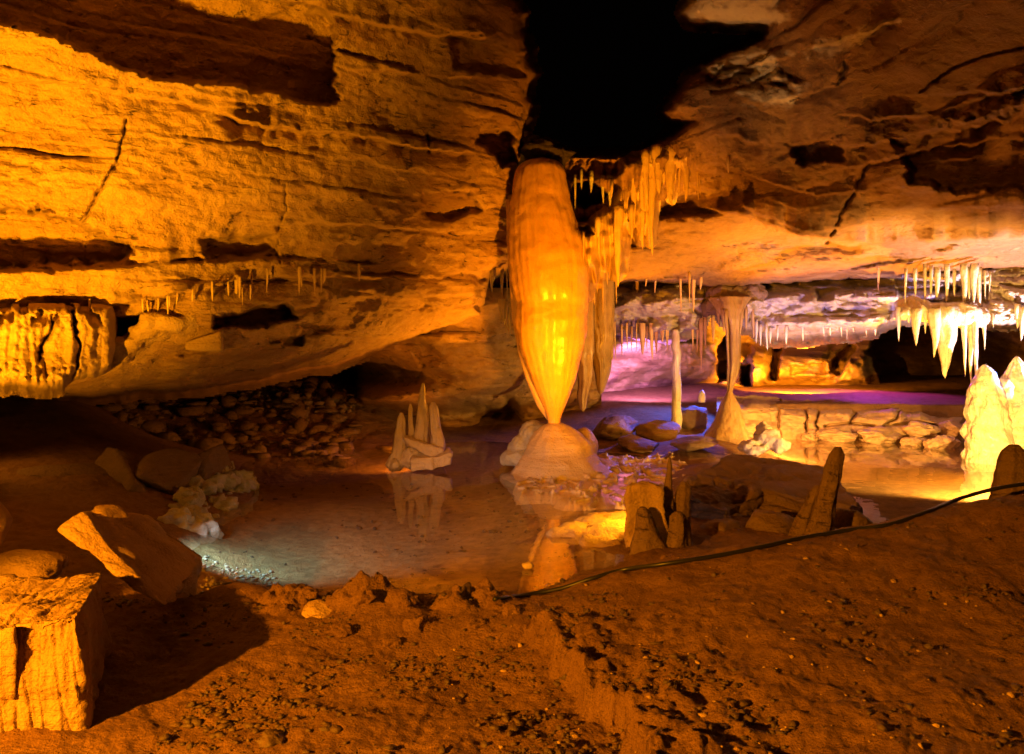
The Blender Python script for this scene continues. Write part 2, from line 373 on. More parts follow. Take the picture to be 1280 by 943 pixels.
# white ragged rim, slot, ledges
CE.pocket([(850,30),(958,33),(955,48),(893,74),(850,85)], 3.0, 3, 4)
CE.ledge([(890,85),(940,82),(990,70),(1060,48),(1130,25)], .22, .20, 12, 14, 5)
CE.ledge([(860,135),(930,132),(1000,122),(1060,100)], .16, .14, 14, 10, 4)
CE.ledge([(868,160),(960,182),(1060,186),(1200,160),(1300,140)], .26, .30, 24, 30, 5)
CE.ledge([(1040,215),(1100,204),(1200,180),(1300,170)], .14, .26, 10, 22, 6)
CE.ledge([(880,262),(940,272),(1000,296),(1080,303),(1180,302),(1300,296)], .8, .10, 26, 30, 2)
CE.ledge([(1100,262),(1180,262),(1300,258)], .16, .14, 10, 12, 2)
CE.ledge([(1140,240),(1210,238),(1300,236)], .12, .1, 8, 10, 2)
CE.ledge([(1120,120),(1210,118),(1300,110)], .1, .14, 12, 14, 4)
CE.ledge([(860,210),(930,224),(1000,240)], .05, .08, 6, 5, 2)
CE.ledge([(860,224),(930,240),(1000,262)], .05, .08, 6, 5, 2)
CE.pocket([(1118,178),(1200,152),(1300,132),(1300,232),(1190,238),(1142,226)], .5, 5, 6)
CE.pocket([(985,182),(1046,176),(1056,198),(1004,206)], .45, 4, 5)
CE.ledge([(905,206),(960,229),(1020,246),(1080,238),(1135,214)], .22, .2, 10, 14, 3)
CE.ledge([(860,228),(930,258),(1000,288),(1042,303)], .2, .16, 9, 12, 3)
CE.ledge([(1150,206),(1220,198),(1300,190)], .22, .2, 8, 10, 4)
CE.ledge([(1020,134),(1100,150),(1180,140),(1300,100)], .2, .22, 10, 16, 5)
CE.pocket([(800,262),(850,248),(905,240),(915,258),(880,268),(820,272)], .5, 6, 5)
CE.crack([(1085,205),(1070,235),(1055,262),(1040,292),(1034,303)], .22, 1.8)
CE.crack([(1300,55),(1230,70),(1190,85),(1150,115)], .10, 1.3)
CE.crack([(1058,80),(1048,105)], .2, 2)
m = 1 - sst(-8, 14, polydist(CE.PX, CE.PY, [(700,197),(768,197),(800,196),(868,188),(872,205),(840,230),(815,262),(812,300),(770,320),(700,330),(690,300),(715,262)]))
CE.Y += m * (-.35 + .30 * pn(CE.PX * .085, CE.PY * .018, 4.4) + .12 * pn(CE.PX * .2, CE.PY * .03, 8.8) + .14 * pn(CE.PX * .03, CE.PY * .05, 1.8))
m2 = 1 - sst(-6, 10, polydist(CE.PX, CE.PY, [(735,318),(790,330),(785,356),(740,356)]))
CE.Y += m2 * .18 * pn(CE.PX * .15, CE.PY * .02, 2.1)
CE.pocket([(716,226),(742,230),(760,242),(768,260),(745,258),(730,262),(718,258)], 1.6, 2.5, 3)
CE.pocket([(700,200),(775,200),(778,214),(760,222),(702,222)], .5, 3, 4)
CE.pocket([(694,292),(706,282),(716,290),(712,300),(692,302)], .5, 2, 2)
rag = 1 - sst(0, 30, np.minimum(np.abs(CE.PY - np.interp(CE.PX, [840,890,940,990],[20,95,92,100])), 60) + np.maximum(CE.PX - 985, 0))
CE.Y += rag * .22 * ridged(CE.PX * .03, CE.PY * .06, 3.3)
d = polydist(CE.PX, CE.PY, CO) + 2.5 * fbm(CE.PX * .05, CE.PY * .06, 7.2, 3)
CE.edge(d, 3.0, 3.5)
nz = fbm(CE.PX * .03, CE.PY * .05, 6.6, 4)
def near(poly, s_): return 1 - sst(-s_, s_, polydist(CE.PX, CE.PY, poly) + 14 * nz)
crust = np.maximum.reduce([near([(855,-40),(960,-60),(985,20),(955,34),(855,34)], 5), near([(870,80),(945,60),(985,85),(975,100),(930,104),(880,100)], 5) * .8, near([(915,112),(1000,112),(985,130),(930,132)], 5) * .7,
   near([(985,66),(1060,46),(1130,22),(1120,34),(1050,62)], 4) * .6])
crust = np.clip(crust * (.5 + .9 * ridged(CE.PX * .04, CE.PY * .08, 3.9, 2)), 0, 1)
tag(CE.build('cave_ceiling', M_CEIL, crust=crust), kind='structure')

# ---- second hanging ledge below and behind
HO = [(715,330),(1700,330),(1700,404),(1280,404),(1240,404),(1235,398),(1118,398),(1105,404),(1092,414),(1060,418),(1000,424),(960,424),(945,414),(922,404),(906,398),(892,380),(884,372),(876,398),(872,412),(848,416),(820,424),(780,418),(748,416),(738,396),(722,372)]
HL = Relief(axis(700,708,1300,1700,1.6), np.arange(322, 440, 1.5), [
    (710,340,15),(760,340,15.6),(760,372,15.0),(770,415,16.0),(850,350,15.6),(850,380,14.7),(850,420,14.9),(915,340,15.2),(915,380,14.75),(915,410,14.9),
    (1000,340,15.6),(1000,385,14.75),(1000,425,15.8),(1080,350,15.2),(1080,390,14.4),(1080,418,15),
    (1130,345,13.7),(1130,370,13.4),(1130,405,13.2),(1200,350,13.4),(1200,375,13.2),(1200,404,13.0),(1280,345,13.3),(1280,380,12.9),(1280,404,13),
    (1700,340,11),(1700,404,11)])
X, Y, Z = HL.world()
HL.Y += .26 * ridged(X * 1.5, Y * 1.5, Z * 2.6, 4) - .3 + .05 * fbm(X * 7, Y * 7, Z * 10, 3)
HL.pocket([(745,352),(850,350),(842,358),(790,366),(760,392),(746,380)], .7, 3, 4)
HL.pocket([(1020,362),(1045,360),(1040,374),(1022,376)], .4, 2, 2)
HL.pocket([(1120,360),(1236,358),(1234,378),(1126,380)], .5, 3, 3)
HL.pocket([(888,362),(935,352),(950,368),(940,392),(900,395),(884,385)], -.25, 6, 4)
HL.edge(polydist(HL.PX, HL.PY, HO) + 3 * fbm(HL.PX * .08, HL.PY * .08, 3.2, 3), 2.5, 3.0)
tag(HL.build('cave_ceiling_ledge', M_PALE, cut=12), kind='structure')

# ---- far chamber wall
FW = Relief(axis(690,700,1290,1700,2), np.arange(395, 522, 1.8), [
    (700,400,18),(700,510,18.5),(780,450,18.6),(840,450,19),(890,430,21),(930,430,24),(1000,440,24.5),(1080,440,24),(1090,500,24),(960,500,24),(880,500,22),(1280,440,26),(1700,440,26),(1280,510,26)])
FW.rough(big=.3, mid=.06, fine=.02, st=.15, groove=.06, seed=14.0)
for poly, dep in (([(896,432),(908,420),(912,476),(897,478)], 2.5), ([(924,456),(938,456),(938,486),(926,480)], 2.5), ([(966,432),(978,430),(970,474),(960,474),(962,455)], 2.2),
                  ([(1062,428),(1070,434),(1050,470),(1036,466),(1042,450)], 2.2), ([(1096,395),(1700,395),(1700,500),(1108,492),(1100,470),(1086,440)], 9.0), ([(990,458),(1030,455),(1034,466),(990,468)], .8), ([(990,480),(991,480),(991,481)], 0)):
    FW.pocket(poly, dep, 2, 3)
for poly, dep in (([(1050,452),(1082,446),(1084,478),(1048,478)], -1.4), ([(938,430),(960,426),(958,478),(936,480)], -.7), ([(972,430),(1040,426),(1020,474),(972,474)], -.5), ([(936,462),(950,462),(950,484),(936,484)], -.8)):
    FW.pocket(poly, dep, 4, 4)
tag(FW.build('cave_wall_far', M_FAR), kind='structure')

# ------------------------------------------------------------------ the ground
G = []
for px, py, Y in [(-700,943,3.25),(-400,943,3.25),(0,943,3.25),(200,943,3.25),(400,943,3.2),(600,943,3.15),(0,1200,2.18),(640,1200,2.1),(1280,1200,1.95),(640,1600,1.4),(1600,943,2.85),
    (200,850,4.0),(400,850,4.05),(600,850,4.1),(150,760,5.0),(300,790,4.75),(400,765,5.05),(370,752,5.25),(450,748,5.35),(540,748,5.4),(600,742,5.45),
    (700,800,4.45),(760,860,3.75),(820,943,3.05),(1000,850,3.65),(1000,943,3.0),(1000,760,4.4),(1280,850,3.5),(1280,943,2.9),(1280,750,4.3),(1280,680,5),(1280,612,6.0),(1600,612,6),(1600,750,4.2),
    (900,760,4.5),(900,695,5.5),(800,760,4.7),(800,708,5.5),(1000,675,5.6),(1100,657,5.75),(1180,633,5.9),(720,735,5.5),(640,750,5.6)]:
    G.append((px, Y, ZC - (py - HY) / F * Y))
G += [(1280,7.2,.25),(1280,8.3,-.15),(1100,6.6,.25),(1100,7.6,-.1),(1000,6.5,.2),(1000,7.5,.02),(900,6.4,.12),(900,8,.05),(800,6.4,.08),(800,7.6,.08),(740,7.8,.06),(720,7.0,-.03),(660,6.3,-.08),(640,7.5,-.1),
    (300,6.2,-.10),(450,6.2,-.10),(560,6.3,-.10),(300,8,-.13),(450,9,-.16),(600,9,-.16),(450,12,-.18),(560,13,-.18),(350,11,-.15),(640,10,-.12),(270,7,-.08),(620,14,-.1),
    (250,5.7,.02),(400,5.75,-.03),(550,5.8,-.03),(200,7,.15),(100,7,.25),(0,7,.35),(150,9,.45),(0,9,.6),(250,9.5,.2),(100,12,.9),(-300,8,.6),(-300,5,.25),(0,5.5,.25),(-700,6,.5),(-700,12,1),
    (300,12.9,.05),(200,13.2,.3),(400,13.3,.0),(430,14,.05),(300,15.5,.8),(400,16,.75),(200,15,.9),(100,15,1.1),(560,15,.05),(560,17,.2),(700,14,.05),(640,17,.2),
    (700,11,-.14),(760,10.5,-.14),(800,11.8,-.12),(700,12.6,-.1),(760,12.5,-.1),(820,10.6,-.05),(740,9.3,-.1),(800,14,.12),(880,13,.15),(900,11,.1),(850,9.5,.05),(920,9.5,.05),
    (960,11,-.05),(1000,12,-.15),(1100,11,-.15),(1200,12,-.15),(1100,9,-.15),(1200,9.5,-.15),(1000,14,-.12),(1150,14,-.12),(1260,12.5,-.05),(1350,12,.1),(1000,15.2,-.1),(1150,15.2,-.1),
    (1500,10,.3),(1500,14,.3),(1900,8,.6),(760,16,.40),(840,16,.45),(760,18,.6),(840,18,.6),(900,18,.6),(1000,18,.5),(1000,26,.6),(1250,18,.5),(1250,26,.6),(800,26,.6),(1600,20,.6),(300,22,1.2),(-300,20,1.6)]
G = np.array(G)
_gz = tps(np.stack([(G[:, 0] - HX) / F * G[:, 1], G[:, 1]], -1), G[:, 2], 2e-4)
SCARP = np.array([W(px, py, Y)[:2] for px, py, Y in ((668,800,4.5),(690,818,4.3),(735,862,3.8),(760,900,3.5),(800,960,3.1),(860,1200,2.2))])
def gh(X, Y, detail=True):
    X = np.asarray(X, float); Y = np.asarray(Y, float)
    z = _gz(X, Y)
    px = X / Y * F + HX
    far = sst(15.35, 15.6, Y + .12 * pn(X * 1.1, 0.3, 2.2)) * sst(895, 935, px)
    z = z * (1 - far) + .62 * far
    # little scarp on the muddy bank
    d = polydist(X, Y, SCARP, False)
    side = np.sign(X - np.interp(Y, SCARP[::-1, 1], SCARP[::-1, 0])) * d + .07 * fbm(X * 3, Y * 3, 4.4, 4)
    fade = sst(4.75, 4.45, Y)
    z = z + fade * ((.12 + .05 * fbm(X * 8, Y * 8, 6.1, 3)) * sst(-.05, .03, side + .03 * fbm(X * 16, Y * 16, 2.2, 3)) * np.exp(-np.maximum(side, 0) / .6) - .05 * np.exp(-np.maximum(-side, 0) / .35) * (side < 0))
    if detail:
        wet = sst(-.02, .05, z)
        calm = 1 - sst(9, 12, Y) * .5
        z = z + calm * (.05 * fbm(X * .9, Y * .9, .5, 3) * (.3 + .7 * wet) + .022 * fbm(X * 3.2, Y * 3.2, 1.5, 4) * (.4 + .6 * wet) + wet * .010 * fbm(X * 14, Y * 14, 2.5, 3))
        hump = np.exp(-((Y - 5.25) / .22) ** 2) * sst(-2.2, -1.2, X) * (1 - sst(-.25, .1, X))
        z = z + hump * (.11 * ridged(X * 2.6, Y * 2.6, .3, 4) - .06 + .05 * fbm(X * 7, Y * 7, 3.1, 4) + .05 * sst(.1, .16, fbm(X * 4, Y * 4, 8.1, 3)))
        far2 = sst(13, 15, Y) * (1 - sst(440, 520, px))
        z = z + far2 * .10 * fbm(X * 2.5, Y * 2.5, 7.7, 4)
    return z
gx = axis(-760,-60,1340,2000,2.5)
gY = [1.1]
while gY[-1] < 30:
    y = gY[-1]; gY.append(y * (1.0042 if 2.9 < y < 16 else 1.012))
gY = np.array(gY)
PXg, Yg = np.meshgrid(gx, gY); Xg = (PXg - HX) / F * Yg
Zg = gh(Xg, Yg)
gv = np.stack([Xg, Yg, Zg], -1).reshape(-1, 3)
tag(link('cave_floor', mesh_np('cave_floor', gv, grid_faces(len(gY), len(gx))), M_MUD), kind='structure')

def ground(x, y): return float(gh(np.array([x]), np.array([y]))[0])
_ys = np.geomspace(1.3, 28, 700)
def hit(px, py):
    """where the ray through a photo point meets the ground"""
    x = (px - HX) / F * _ys; z = ZC - (py - HY) / F * _ys
    g = gh(x, _ys); g = np.maximum(g, 0.0)
    i = np.argmax(z < g)
    if not (z < g).any(): i = len(_ys) - 1
    return np.array([x[i], _ys[i], g[i]])

# ---- water
wx = np.linspace(-7, 11, 60); wy = np.linspace(5.2, 16.4, 40)
XX, YY = np.meshgrid(wx, wy)
tag(link('pool_water', mesh_np('pool_water', np.stack([XX, YY, XX * 0], -1).reshape(-1, 3), grid_faces(40, 60)), M_WATER), kind='structure')

# ------------------------------------------------------------------ rocks and speleothems
def base_cube(n):
    bm = bmesh.new(); bmesh.ops.create_cube(bm, size=2)
    bmesh.ops.subdivide_edges(bm, edges=bm.edges[:], cuts=n, use_grid_fill=True)
    return bm

def bm_obj(name, bm, mat, parent=None, smooth=True):
    bmesh.ops.recalc_face_normals(bm, faces=bm.faces)
    me = bpy.data.meshes.new(name); bm.to_mesh(me); bm.free()
    return link(name, me, mat, parent, smooth)

def co_get(bm): return np.array([v.co[:] for v in bm.verts])
def co_set(bm, V):
    for v, c in zip(bm.verts, V): v.co = c

def displace(bm, fn):
    bm.normal_update()
    V = co_get(bm); Nn = np.array([v.normal[:] for v in bm.verts])
    co_set(bm, V + Nn * fn(V)[:, None])

def rock(name, c, size, rot=(0,0,0), seed=0, sub=4, planes=9, noise=.06, mat=None, parent=None, cut=(.62,.95)):
    """angular boulder: a sphere cut by random planes, then roughened"""
    bm = bmesh.new(); bmesh.ops.create_icosphere(bm, subdivisions=sub, radius=1)
    V = co_get(bm); r = np.random.RandomState(seed + 100)
    n = r.normal(size=(planes, 3)); n /= np.linalg.norm(n, axis=1)[:, None]
    dd = r.uniform(*cut, planes)
    dot = V @ n.T
    lim = np.where(dot > .05, dd[None] / np.maximum(dot, .05), 9).min(1)
    V = V * np.minimum(lim, 1.0)[:, None]
    V = V * (1 + noise * fbm(V[:,0]*1.7+seed, V[:,1]*1.7, V[:,2]*1.7, 4))[:, None]
    V = V * np.array(size)
    R = np.array(Euler(rot).to_matrix()); V = V @ R.T + np.array(c)
    co_set(bm, V)
    return bm_obj(name, bm, mat or M_DARK, parent)

def hexa(name, P, n=22, noise=.02, rnd=.12, seed=0, mat=None, parent=None, extra=None):
    """block from 8 corners: front TL TR BR BL, then back TL TR BR BL"""
    bm = base_cube(n); V = co_get(bm)
    q = np.abs(V); p = 7.0
    nrm = (q ** p).sum(1) ** (1 / p); V = V * (1 - rnd + rnd / np.maximum(nrm, 1e-6))[:, None]
    u, v, w = (V[:, 0] + 1) / 2, (V[:, 1] + 1) / 2, (V[:, 2] + 1) / 2       # u right, v back, w up
    P = [np.array(a, float) for a in P]
    def bil(tl, tr, br, bl): return (1-w)[:,None]*((1-u)[:,None]*bl + u[:,None]*br) + w[:,None]*((1-u)[:,None]*tl + u[:,None]*tr)
    V = (1-v)[:,None] * bil(*P[:4]) + v[:,None] * bil(*P[4:])
    co_set(bm, V)
    bmesh.ops.recalc_face_normals(bm, faces=bm.faces)
    s = seed
    def f(C):
        o = noise * (fbm(C[:,0]*4+s, C[:,1]*4, C[:,2]*4, 4) + .8 * fbm(C[:,0]*1.3+s, C[:,1]*1.3, C[:,2]*1.3, 2))
        return o + (extra(C) if extra else 0)
    displace(bm, f)
    return bm_obj(name, bm, mat or M_DARK, parent)

def lathe(name, pts, mat, parent=None, seg=24, flute=0.0, nflute=9, wob=.0, seed=0, rings=None, lump=0.0, squash=1.0):
    """pts: list of (x, y, z, r) along the axis, top or base first"""
    P = np.array(pts, float)
    if rings:
        t = np.linspace(0, 1, len(P)); T = np.linspace(0, 1, rings)
        P = np.stack([np.interp(T, t, P[:, k]) for k in range(4)], -1)
        for _ in range(max(1, rings // 30)):
            Q = P.copy(); Q[1:-1] = .25 * P[:-2] + .5 * P[1:-1] + .25 * P[2:]; P = Q
    n = len(P); a = np.linspace(0, 2 * np.pi, seg, endpoint=False)
    A, R = np.meshgrid(a, P[:, 3]); Z = P[:, 2][:, None] + 0 * A
    rr = R * (1 + flute * pn(np.cos(A) * nflute / 3 + seed, np.sin(A) * nflute / 3, Z * .5) + lump * fbm(np.cos(A) * 1.2 + seed, np.sin(A) * 1.2, Z * 4, 3))
    sx = wob * pn(P[:, 2] * 3 + seed, .5, seed)[:, None]; sy = wob * pn(P[:, 2] * 3, .9 + seed, 1.5)[:, None]
    V = np.stack([P[:, 0][:, None] + np.cos(A) * rr + sx, P[:, 1][:, None] + np.sin(A) * rr * squash + sy, Z], -1).reshape(-1, 3)
    i = np.arange(n * seg).reshape(n, seg); j = np.roll(i, -1, 1)
    Q = np.stack([i[:-1], j[:-1], j[1:], i[1:]], -1).reshape(-1, 4)
    if P[0, 2] < P[-1, 2]: pass
    else: Q = Q[:, ::-1]
    me = bpy.data.meshes.new(name)
    V = np.vstack([V, P[0, :3], P[-1, :3]])
    F_ = [tuple(q) for q in Q]
    c0, c1 = n * seg, n * seg + 1
    up = P[0, 2] < P[-1, 2]
    for k in range(seg):
        a_, b_ = k, (k + 1) % seg
        F_.append((b_, a_, c0) if up else (a_, b_, c0))
        e, f = (n - 1) * seg + k, (n - 1) * seg + (k + 1) % seg
        F_.append((e, f, c1) if up else (f, e, c1))
    me.from_pydata(V.tolist(), [], F_); me.update()
    return link(name, me, mat, parent)

def stal(name, px, yt, yb, w, Y, mat, parent=None, px2=None, p=.75, tip=.12, seed=0, seg=None, flute=.18, up=10):
    """hanging stalactite: top row yt, tip row yb, width w px at the top, distance Y"""
    px2 = px if px2 is None else px2
    k = max(7, int((yb - yt) / 4)); pts = []
    r0 = w / 2 / F * Y
    a = W(px, yt - up, Y); pts.append((*a, r0 * 1.05))
    for i in range(k + 1):
        t = i / k
        c = W(px + (px2 - px) * t, yt + (yb - yt) * t, Y)
        r = r0 * ((1 - t) ** p * (1 - tip) + tip)
        if t > .93: r *= math.sqrt(max(0.02, 1 - ((t - .93) / .07) ** 2))
        pts.append((*c, r))
    seg = seg or (8 if w < 5 else 14 if w < 14 else 26)
    return lathe(name, pts, mat, parent, seg=seg, flute=flute, wob=r0 * .25, seed=seed, lump=.10)

def blob(name, balls, mat, parent=None, vox=.05, noise=.02, freq=6, seed=0, zf=1.0):
    """lumps fused into one surface"""
    bm = bmesh.new()
    for c, r in balls:
        r = (r, r, r) if np.isscalar(r) else r
        bmesh.ops.create_icosphere(bm, subdivisions=3, radius=1, matrix=Matrix.Translation(Vector(c)) @ Matrix.Diagonal((*r, 1)))
    me = bpy.data.meshes.new('tmp'); bm.to_mesh(me); bm.free()
    o = bpy.data.objects.new('tmp', me); COL.objects.link(o)
    md = o.modifiers.new('r', 'REMESH'); md.mode = 'VOXEL'; md.voxel_size = vox
    sm = o.modifiers.new('s', 'SMOOTH'); sm.iterations = 4; sm.factor = .5
    dg = bpy.context.evaluated_depsgraph_get(); me2 = bpy.data.meshes.new_from_object(o.evaluated_get(dg))
    bpy.data.objects.remove(o)
    bm = bmesh.new(); bm.from_mesh(me2); bpy.data.meshes.remove(me2)
    displace(bm, lambda V: noise * fbm(V[:,0]*freq+seed, V[:,1]*freq, V[:,2]*freq*zf, 4))
    return bm_obj(name, bm, mat, parent)

def empty(name, loc, label, cat, group=None):
    o = bpy.data.objects.new(name, None); COL.objects.link(o); o.location = loc; o.empty_display_size = .1
    return tag(o, label, cat, group)

# ---- the giant stalactite over the pool
Yb = 11.25
root = empty('giant_stalactite', W(692, 534, Yb), 'huge smooth amber stalactite tapering to a point on the flowstone mound in the pool', 'stalactite')
prof = [(200,676,12),(204,676,24),(212,675.5,30),(226,675,33),(246,675,36.5),(268,677,41),(295,680.5,46),(320,684.5,49),(345,687.5,50),(372,689,47.2),(382,689.5,45.8),(392,689,45.2),(400,689,45.6),(410,688,45),(430,688.5,41),(450,689,36),(470,691,29.5),(490,692,22),(505,692.5,15.5),(515,692.5,11),(524,692.5,8),(536,692.5,7)]
lathe('shaft', [(*W(c, y, Yb), w / F * Yb) for y, c, w in prof], M_BIG, root, seg=120, rings=160, flute=.03, nflute=20, lump=.04, seed=3)
tag(rock('added_ceiling_knob', W(676, 196, 11.7), (.50, .58, .26), (0, .15, .2), 130, 5, 9, .25, M_SHADEROCK), kind='structure')  # added rock; its blackness paints the shade over the stalactite top
# thin pale curtain along its left flank
cv = []
path = [(633,250),(634,300),(637,350),(641,400),(648,440),(658,475),(672,508),(684,525)]
pp = np.array(path, float); T = np.linspace(0, 1, 60); tt = np.linspace(0, 1, len(pp))
cy = np.interp(T, tt, pp[:,1]); cx = np.interp(T, tt, pp[:,0])
ring = []
for x, y in zip(cx, cy):
    o1 = W(x, y, Yb + .12); o2 = W(x + 8, y, Yb + .02)
    ring.append([o1 + (-.008, -.02, 0), o1 + (.0, -.05, 0), o2 + (0, -.03, 0), o2 + (0, .05, 0), o1 + (0, .03, 0)])
ring = np.array(ring); i = np.arange(300).reshape(60, 5); j = np.roll(i, -1, 1)
Q = np.stack([i[:-1], j[:-1], j[1:], i[1:]], -1).reshape(-1, 4)
link('side_curtain', mesh_np('side_curtain', ring.reshape(-1, 3), Q), M_FLOW, root)

# ---- mound under it
root = empty('flowstone_mound', W(690, 592, 11.3), 'smooth tan flowstone mound under the tip of the giant stalactite', 'flowstone')
lathe('dome', [(*W(694, 529, 11.25), .10), (*W(695, 533, 11.25), .20), (*W(697, 540, 11.25), .30), (*W(698, 552, 11.25), .42), (*W(699, 565, 11.25), .48), (*W(701, 578, 11.25), .58), (*W(702, 590, 11.25), .72), (*W(702, 596, 11.25), .85)], M_MOUND, root, seg=60, rings=60, lump=.09, flute=.05)
blob('grey_flank', [(W(668,545,11.6),(.22,.25,.22)), (W(656,560,11.6),(.24,.25,.2)), (W(645,572,11.5),(.22,.25,.12)), (W(664,574,11.4),(.3,.25,.14)), (W(634,577,11.5),(.1,.12,.05))], M_GREY, root, vox=.025, noise=.03, freq=7)
blob('wet_skirt', [(W(720,586,11.2),(.5,.4,.09)), (W(740,582,11.6),(.4,.4,.10)), (W(730,560,11.8),(.2,.3,.3)), (W(690,592,11.1),(.4,.25,.05)), (W(664,598,11.0),(.09,.06,.03))], M_MOUND, root, vox=.03, noise=.015, freq=6)

# ---- ship-like cluster of stalagmites standing in the pool
Ys = 11.6
root = empty('stalagmite_cluster', W(525, 585, Ys), 'cluster of pale broken stalagmites on a small rock island, like a ship in the pool', 'stalagmite')
def spire(name, xb, yb, xt, yt, wb, wt, Y, mat, parent=None, seed=0, p=1.0, **k):
    n = 10; pts = []
    for i in range(n + 1):
        t = i / n; c = W(xb + (xt - xb) * t, yb + (yt - yb) * t, Y); r = (wb + (wt - wb) * t ** p) / 2 / F * Y
        if i == n: r *= .45
        pts.append((*c, r))
    return lathe(name, pts, mat, parent, seg=24, rings=44, flute=.35, lump=.22, seed=seed, wob=.018, **k)
spire('spire', 497, 582, 501, 516, 25, 7, Ys, M_SHIP, root, 1, .8)
spire('spire', 515, 556, 513, 505, 9, 4, Ys + .1, M_SHIP, root, 2)
spire('spire', 527, 556, 528.5, 479, 23, 5, Ys + .1, M_SHIP, root, 3, .8)
spire('spire', 533, 556, 532, 504, 12, 4, Ys + .2, M_SHIP, root, 13, .8)
spire('spire', 549, 572, 541, 503, 19, 9, Ys, M_SHIP, root, 4)
hexa('hull_slab', [W(505,548,Ys-.15), W(553,562,Ys-.2), W(552,578,Ys-.2), W(512,556,Ys-.15), W(507,545,Ys+.1), W(553,560,Ys+.1), W(552,578,Ys+.1), W(512,560,Ys+.1)], 24, .035, .4, 3, M_SHIP, root)
hexa('hull_slab', [W(514,576,Ys-.4), W(566,567,Ys-.35), W(566,583,Ys-.35), W(514,590,Ys-.4), W(516,570,Ys), W(562,560,Ys), W(562,580,Ys), W(516,586,Ys)], 24, .04, .4, 4, M_SHIP, root)
blob('island_rock', [(W(496,580,Ys),(.15,.2,.1)), (W(515,572,Ys),(.16,.2,.18)), (W(540,572,Ys+.1),(.22,.2,.18)), (W(560,565,Ys+.1),(.06,.1,.08))], M_SHIP, root, vox=.03, noise=.03, freq=8)

# ---- drapery hanging from the left ledge
DY = [LW.depth(x, 392) for x in (0, 60, 140)]
D = Relief(np.arange(-420, 160, 1.6), np.arange(376, 500, 1.6), [(-420,380,6.0),(-420,490,6.0),(-200,380,6.7),(-200,490,6.6),(0,380,7.25),(0,490,7.0),(100,380,7.6),(100,480,7.4),(155,380,8.1),(155,470,8.0)])
u = D.PX + 6 * pn(D.PX * .02, D.PY * .02, .3)
fold = -.11 * np.abs(np.sin(u * .045 + .6)) ** .6 + .05 * pn(u * .12, D.PY * .012, 4.0)
D.Y += fold * sst(384, 420, D.PY) + .02 * fbm(D.PX * .12, D.PY * .12, 2.5, 3)
low = sst(440, 480, D.PY); D.Y += low * .05 * ridged(D.PX * .1, D.PY * .1, 6.1, 3)
top = 1 - sst(392, 412, D.PY)
D.Y += top * .22 * (pn(D.PX * .10, D.PY * .06, 9.5) > .12)
for ln in ([(92,392),(97,420),(100,440),(92,470)], [(66,395),(64,415),(52,432),(49,450)]): D.crack(ln, .25, 2.0)
DB = [(-420,482),(-60,480),(0,482),(30,480),(60,485),(80,480),(90,470),(115,472),(138,462),(145,440),(147,400),(160,378)]
dd_ = np.maximum(D.PY - np.interp(D.PX, *np.array(DB).T) + 3 * fbm(D.PX * .06, 1.2, 3.3, 3), np.maximum(D.PX - 146 + 3 * fbm(.3, D.PY * .05, 1, 2), 378 - D.PY))
D.edge(dd_, 1.0, 4.0)
tag(D.build('flowstone_drapery', M_BLOCK, cut=16), 'broad folded golden flowstone drapery hanging under the bright left wall ledge', 'flowstone')

# rounded lump and small block right of the drapery
tag(blob('flowstone_lump', [(W(205,404,8.6),(.25,.3,.14)), (W(228,405,8.7),(.2,.25,.14)), (W(240,398,8.8),(.12,.2,.08)), (W(190,414,8.6),(.22,.3,.10)), (W(165,430,8.6),(.2,.3,.10)), (W(150,440,8.5),(.12,.2,.08))], M_BLOCK, vox=.03, noise=.06, freq=5), 'lumpy golden flowstone on the ledge right of the folded drapery', 'flowstone')
tag(hexa('rock_chip', [W(232,428,8.6), W(276,414,8.6), W(278,440,8.6), W(230,438,8.6), W(250,418,9.1), W(280,408,9.1), W(280,438,9.1), W(240,436,9.1)], 8, .01, .15, 6, M_BLOCK), 'small wedge of golden rock stuck on the ledge beside the flowstone lump', 'rock')

# ---- foreground left boulders
def cols(C):   # vertical weathering runnels on the front of the block
    return .011 * pn(C[:,0] * 30 + .4 * C[:,2], C[:,1] * 4, C[:,2] * 2.6) + .008 * pn(C[:,0] * 9, C[:,1] * 2, C[:,2]) - .014 * np.exp(-(pn(C[:,0] * 20 + C[:,2], C[:,1] * 2, C[:,2] * 1.6) / .07) ** 2)
root = empty('square_boulder', W(40, 930, 3.7), 'large square golden boulder with vertical runnels at the lower left corner of the photo', 'boulder')
hexa('body', [W(-150,800,3.35), W(97,770,3.45), W(108,946,3.5), W(20,932,3.42), W(-60,742,4.3), W(131,711,4.35), W(140,850,4.35), W(-40,850,4.3)], 110, .030, .18, 8, M_BLOCK, root, cols)
hexa('side_lobe', [W(-120,795,3.30), W(22,783,3.36), W(18,874,3.40), W(-100,872,3.36), W(-120,760,3.9), W(24,756,3.9), W(20,850,3.8), W(-100,850,3.8)], 30, .015, .2, 9, M_BLOCK, root, cols)
tag(hexa('slab_boulder', [W(77,662,4.65), W(101,644,4.75), W(207,760,4.5), W(165,735,4.5), W(130,650,5.6), W(185,650,5.8), W(254,696,5.9), W(246,745,5.6)], 34, .03, .10, 12, M_BLOCK), 'tilted slab boulder leaning right, its thin lit edge above the square boulder', 'boulder')
tag(rock('boulder', W(140,652,5.3), (.15,.2,.09), (0,.5,.2), 32, 4, 10, .12, M_BLOCK), 'rough crusted boulder on top of the tilted slab', 'boulder')
tag(rock('boulder', W(-12,655,5.0), (.15,.2,.15), (0,0,.4), 33, 4, 10, .08, M_BLOCK), 'small bright golden boulder at the left edge of the photo', 'boulder')
tag(rock('boulder', W(25,712,5.0), (.27,.25,.10), (.1,0,.2), 34, 4, 10, .1, M_BLOCK), 'flat crumbly golden boulder behind the square boulder', 'boulder')
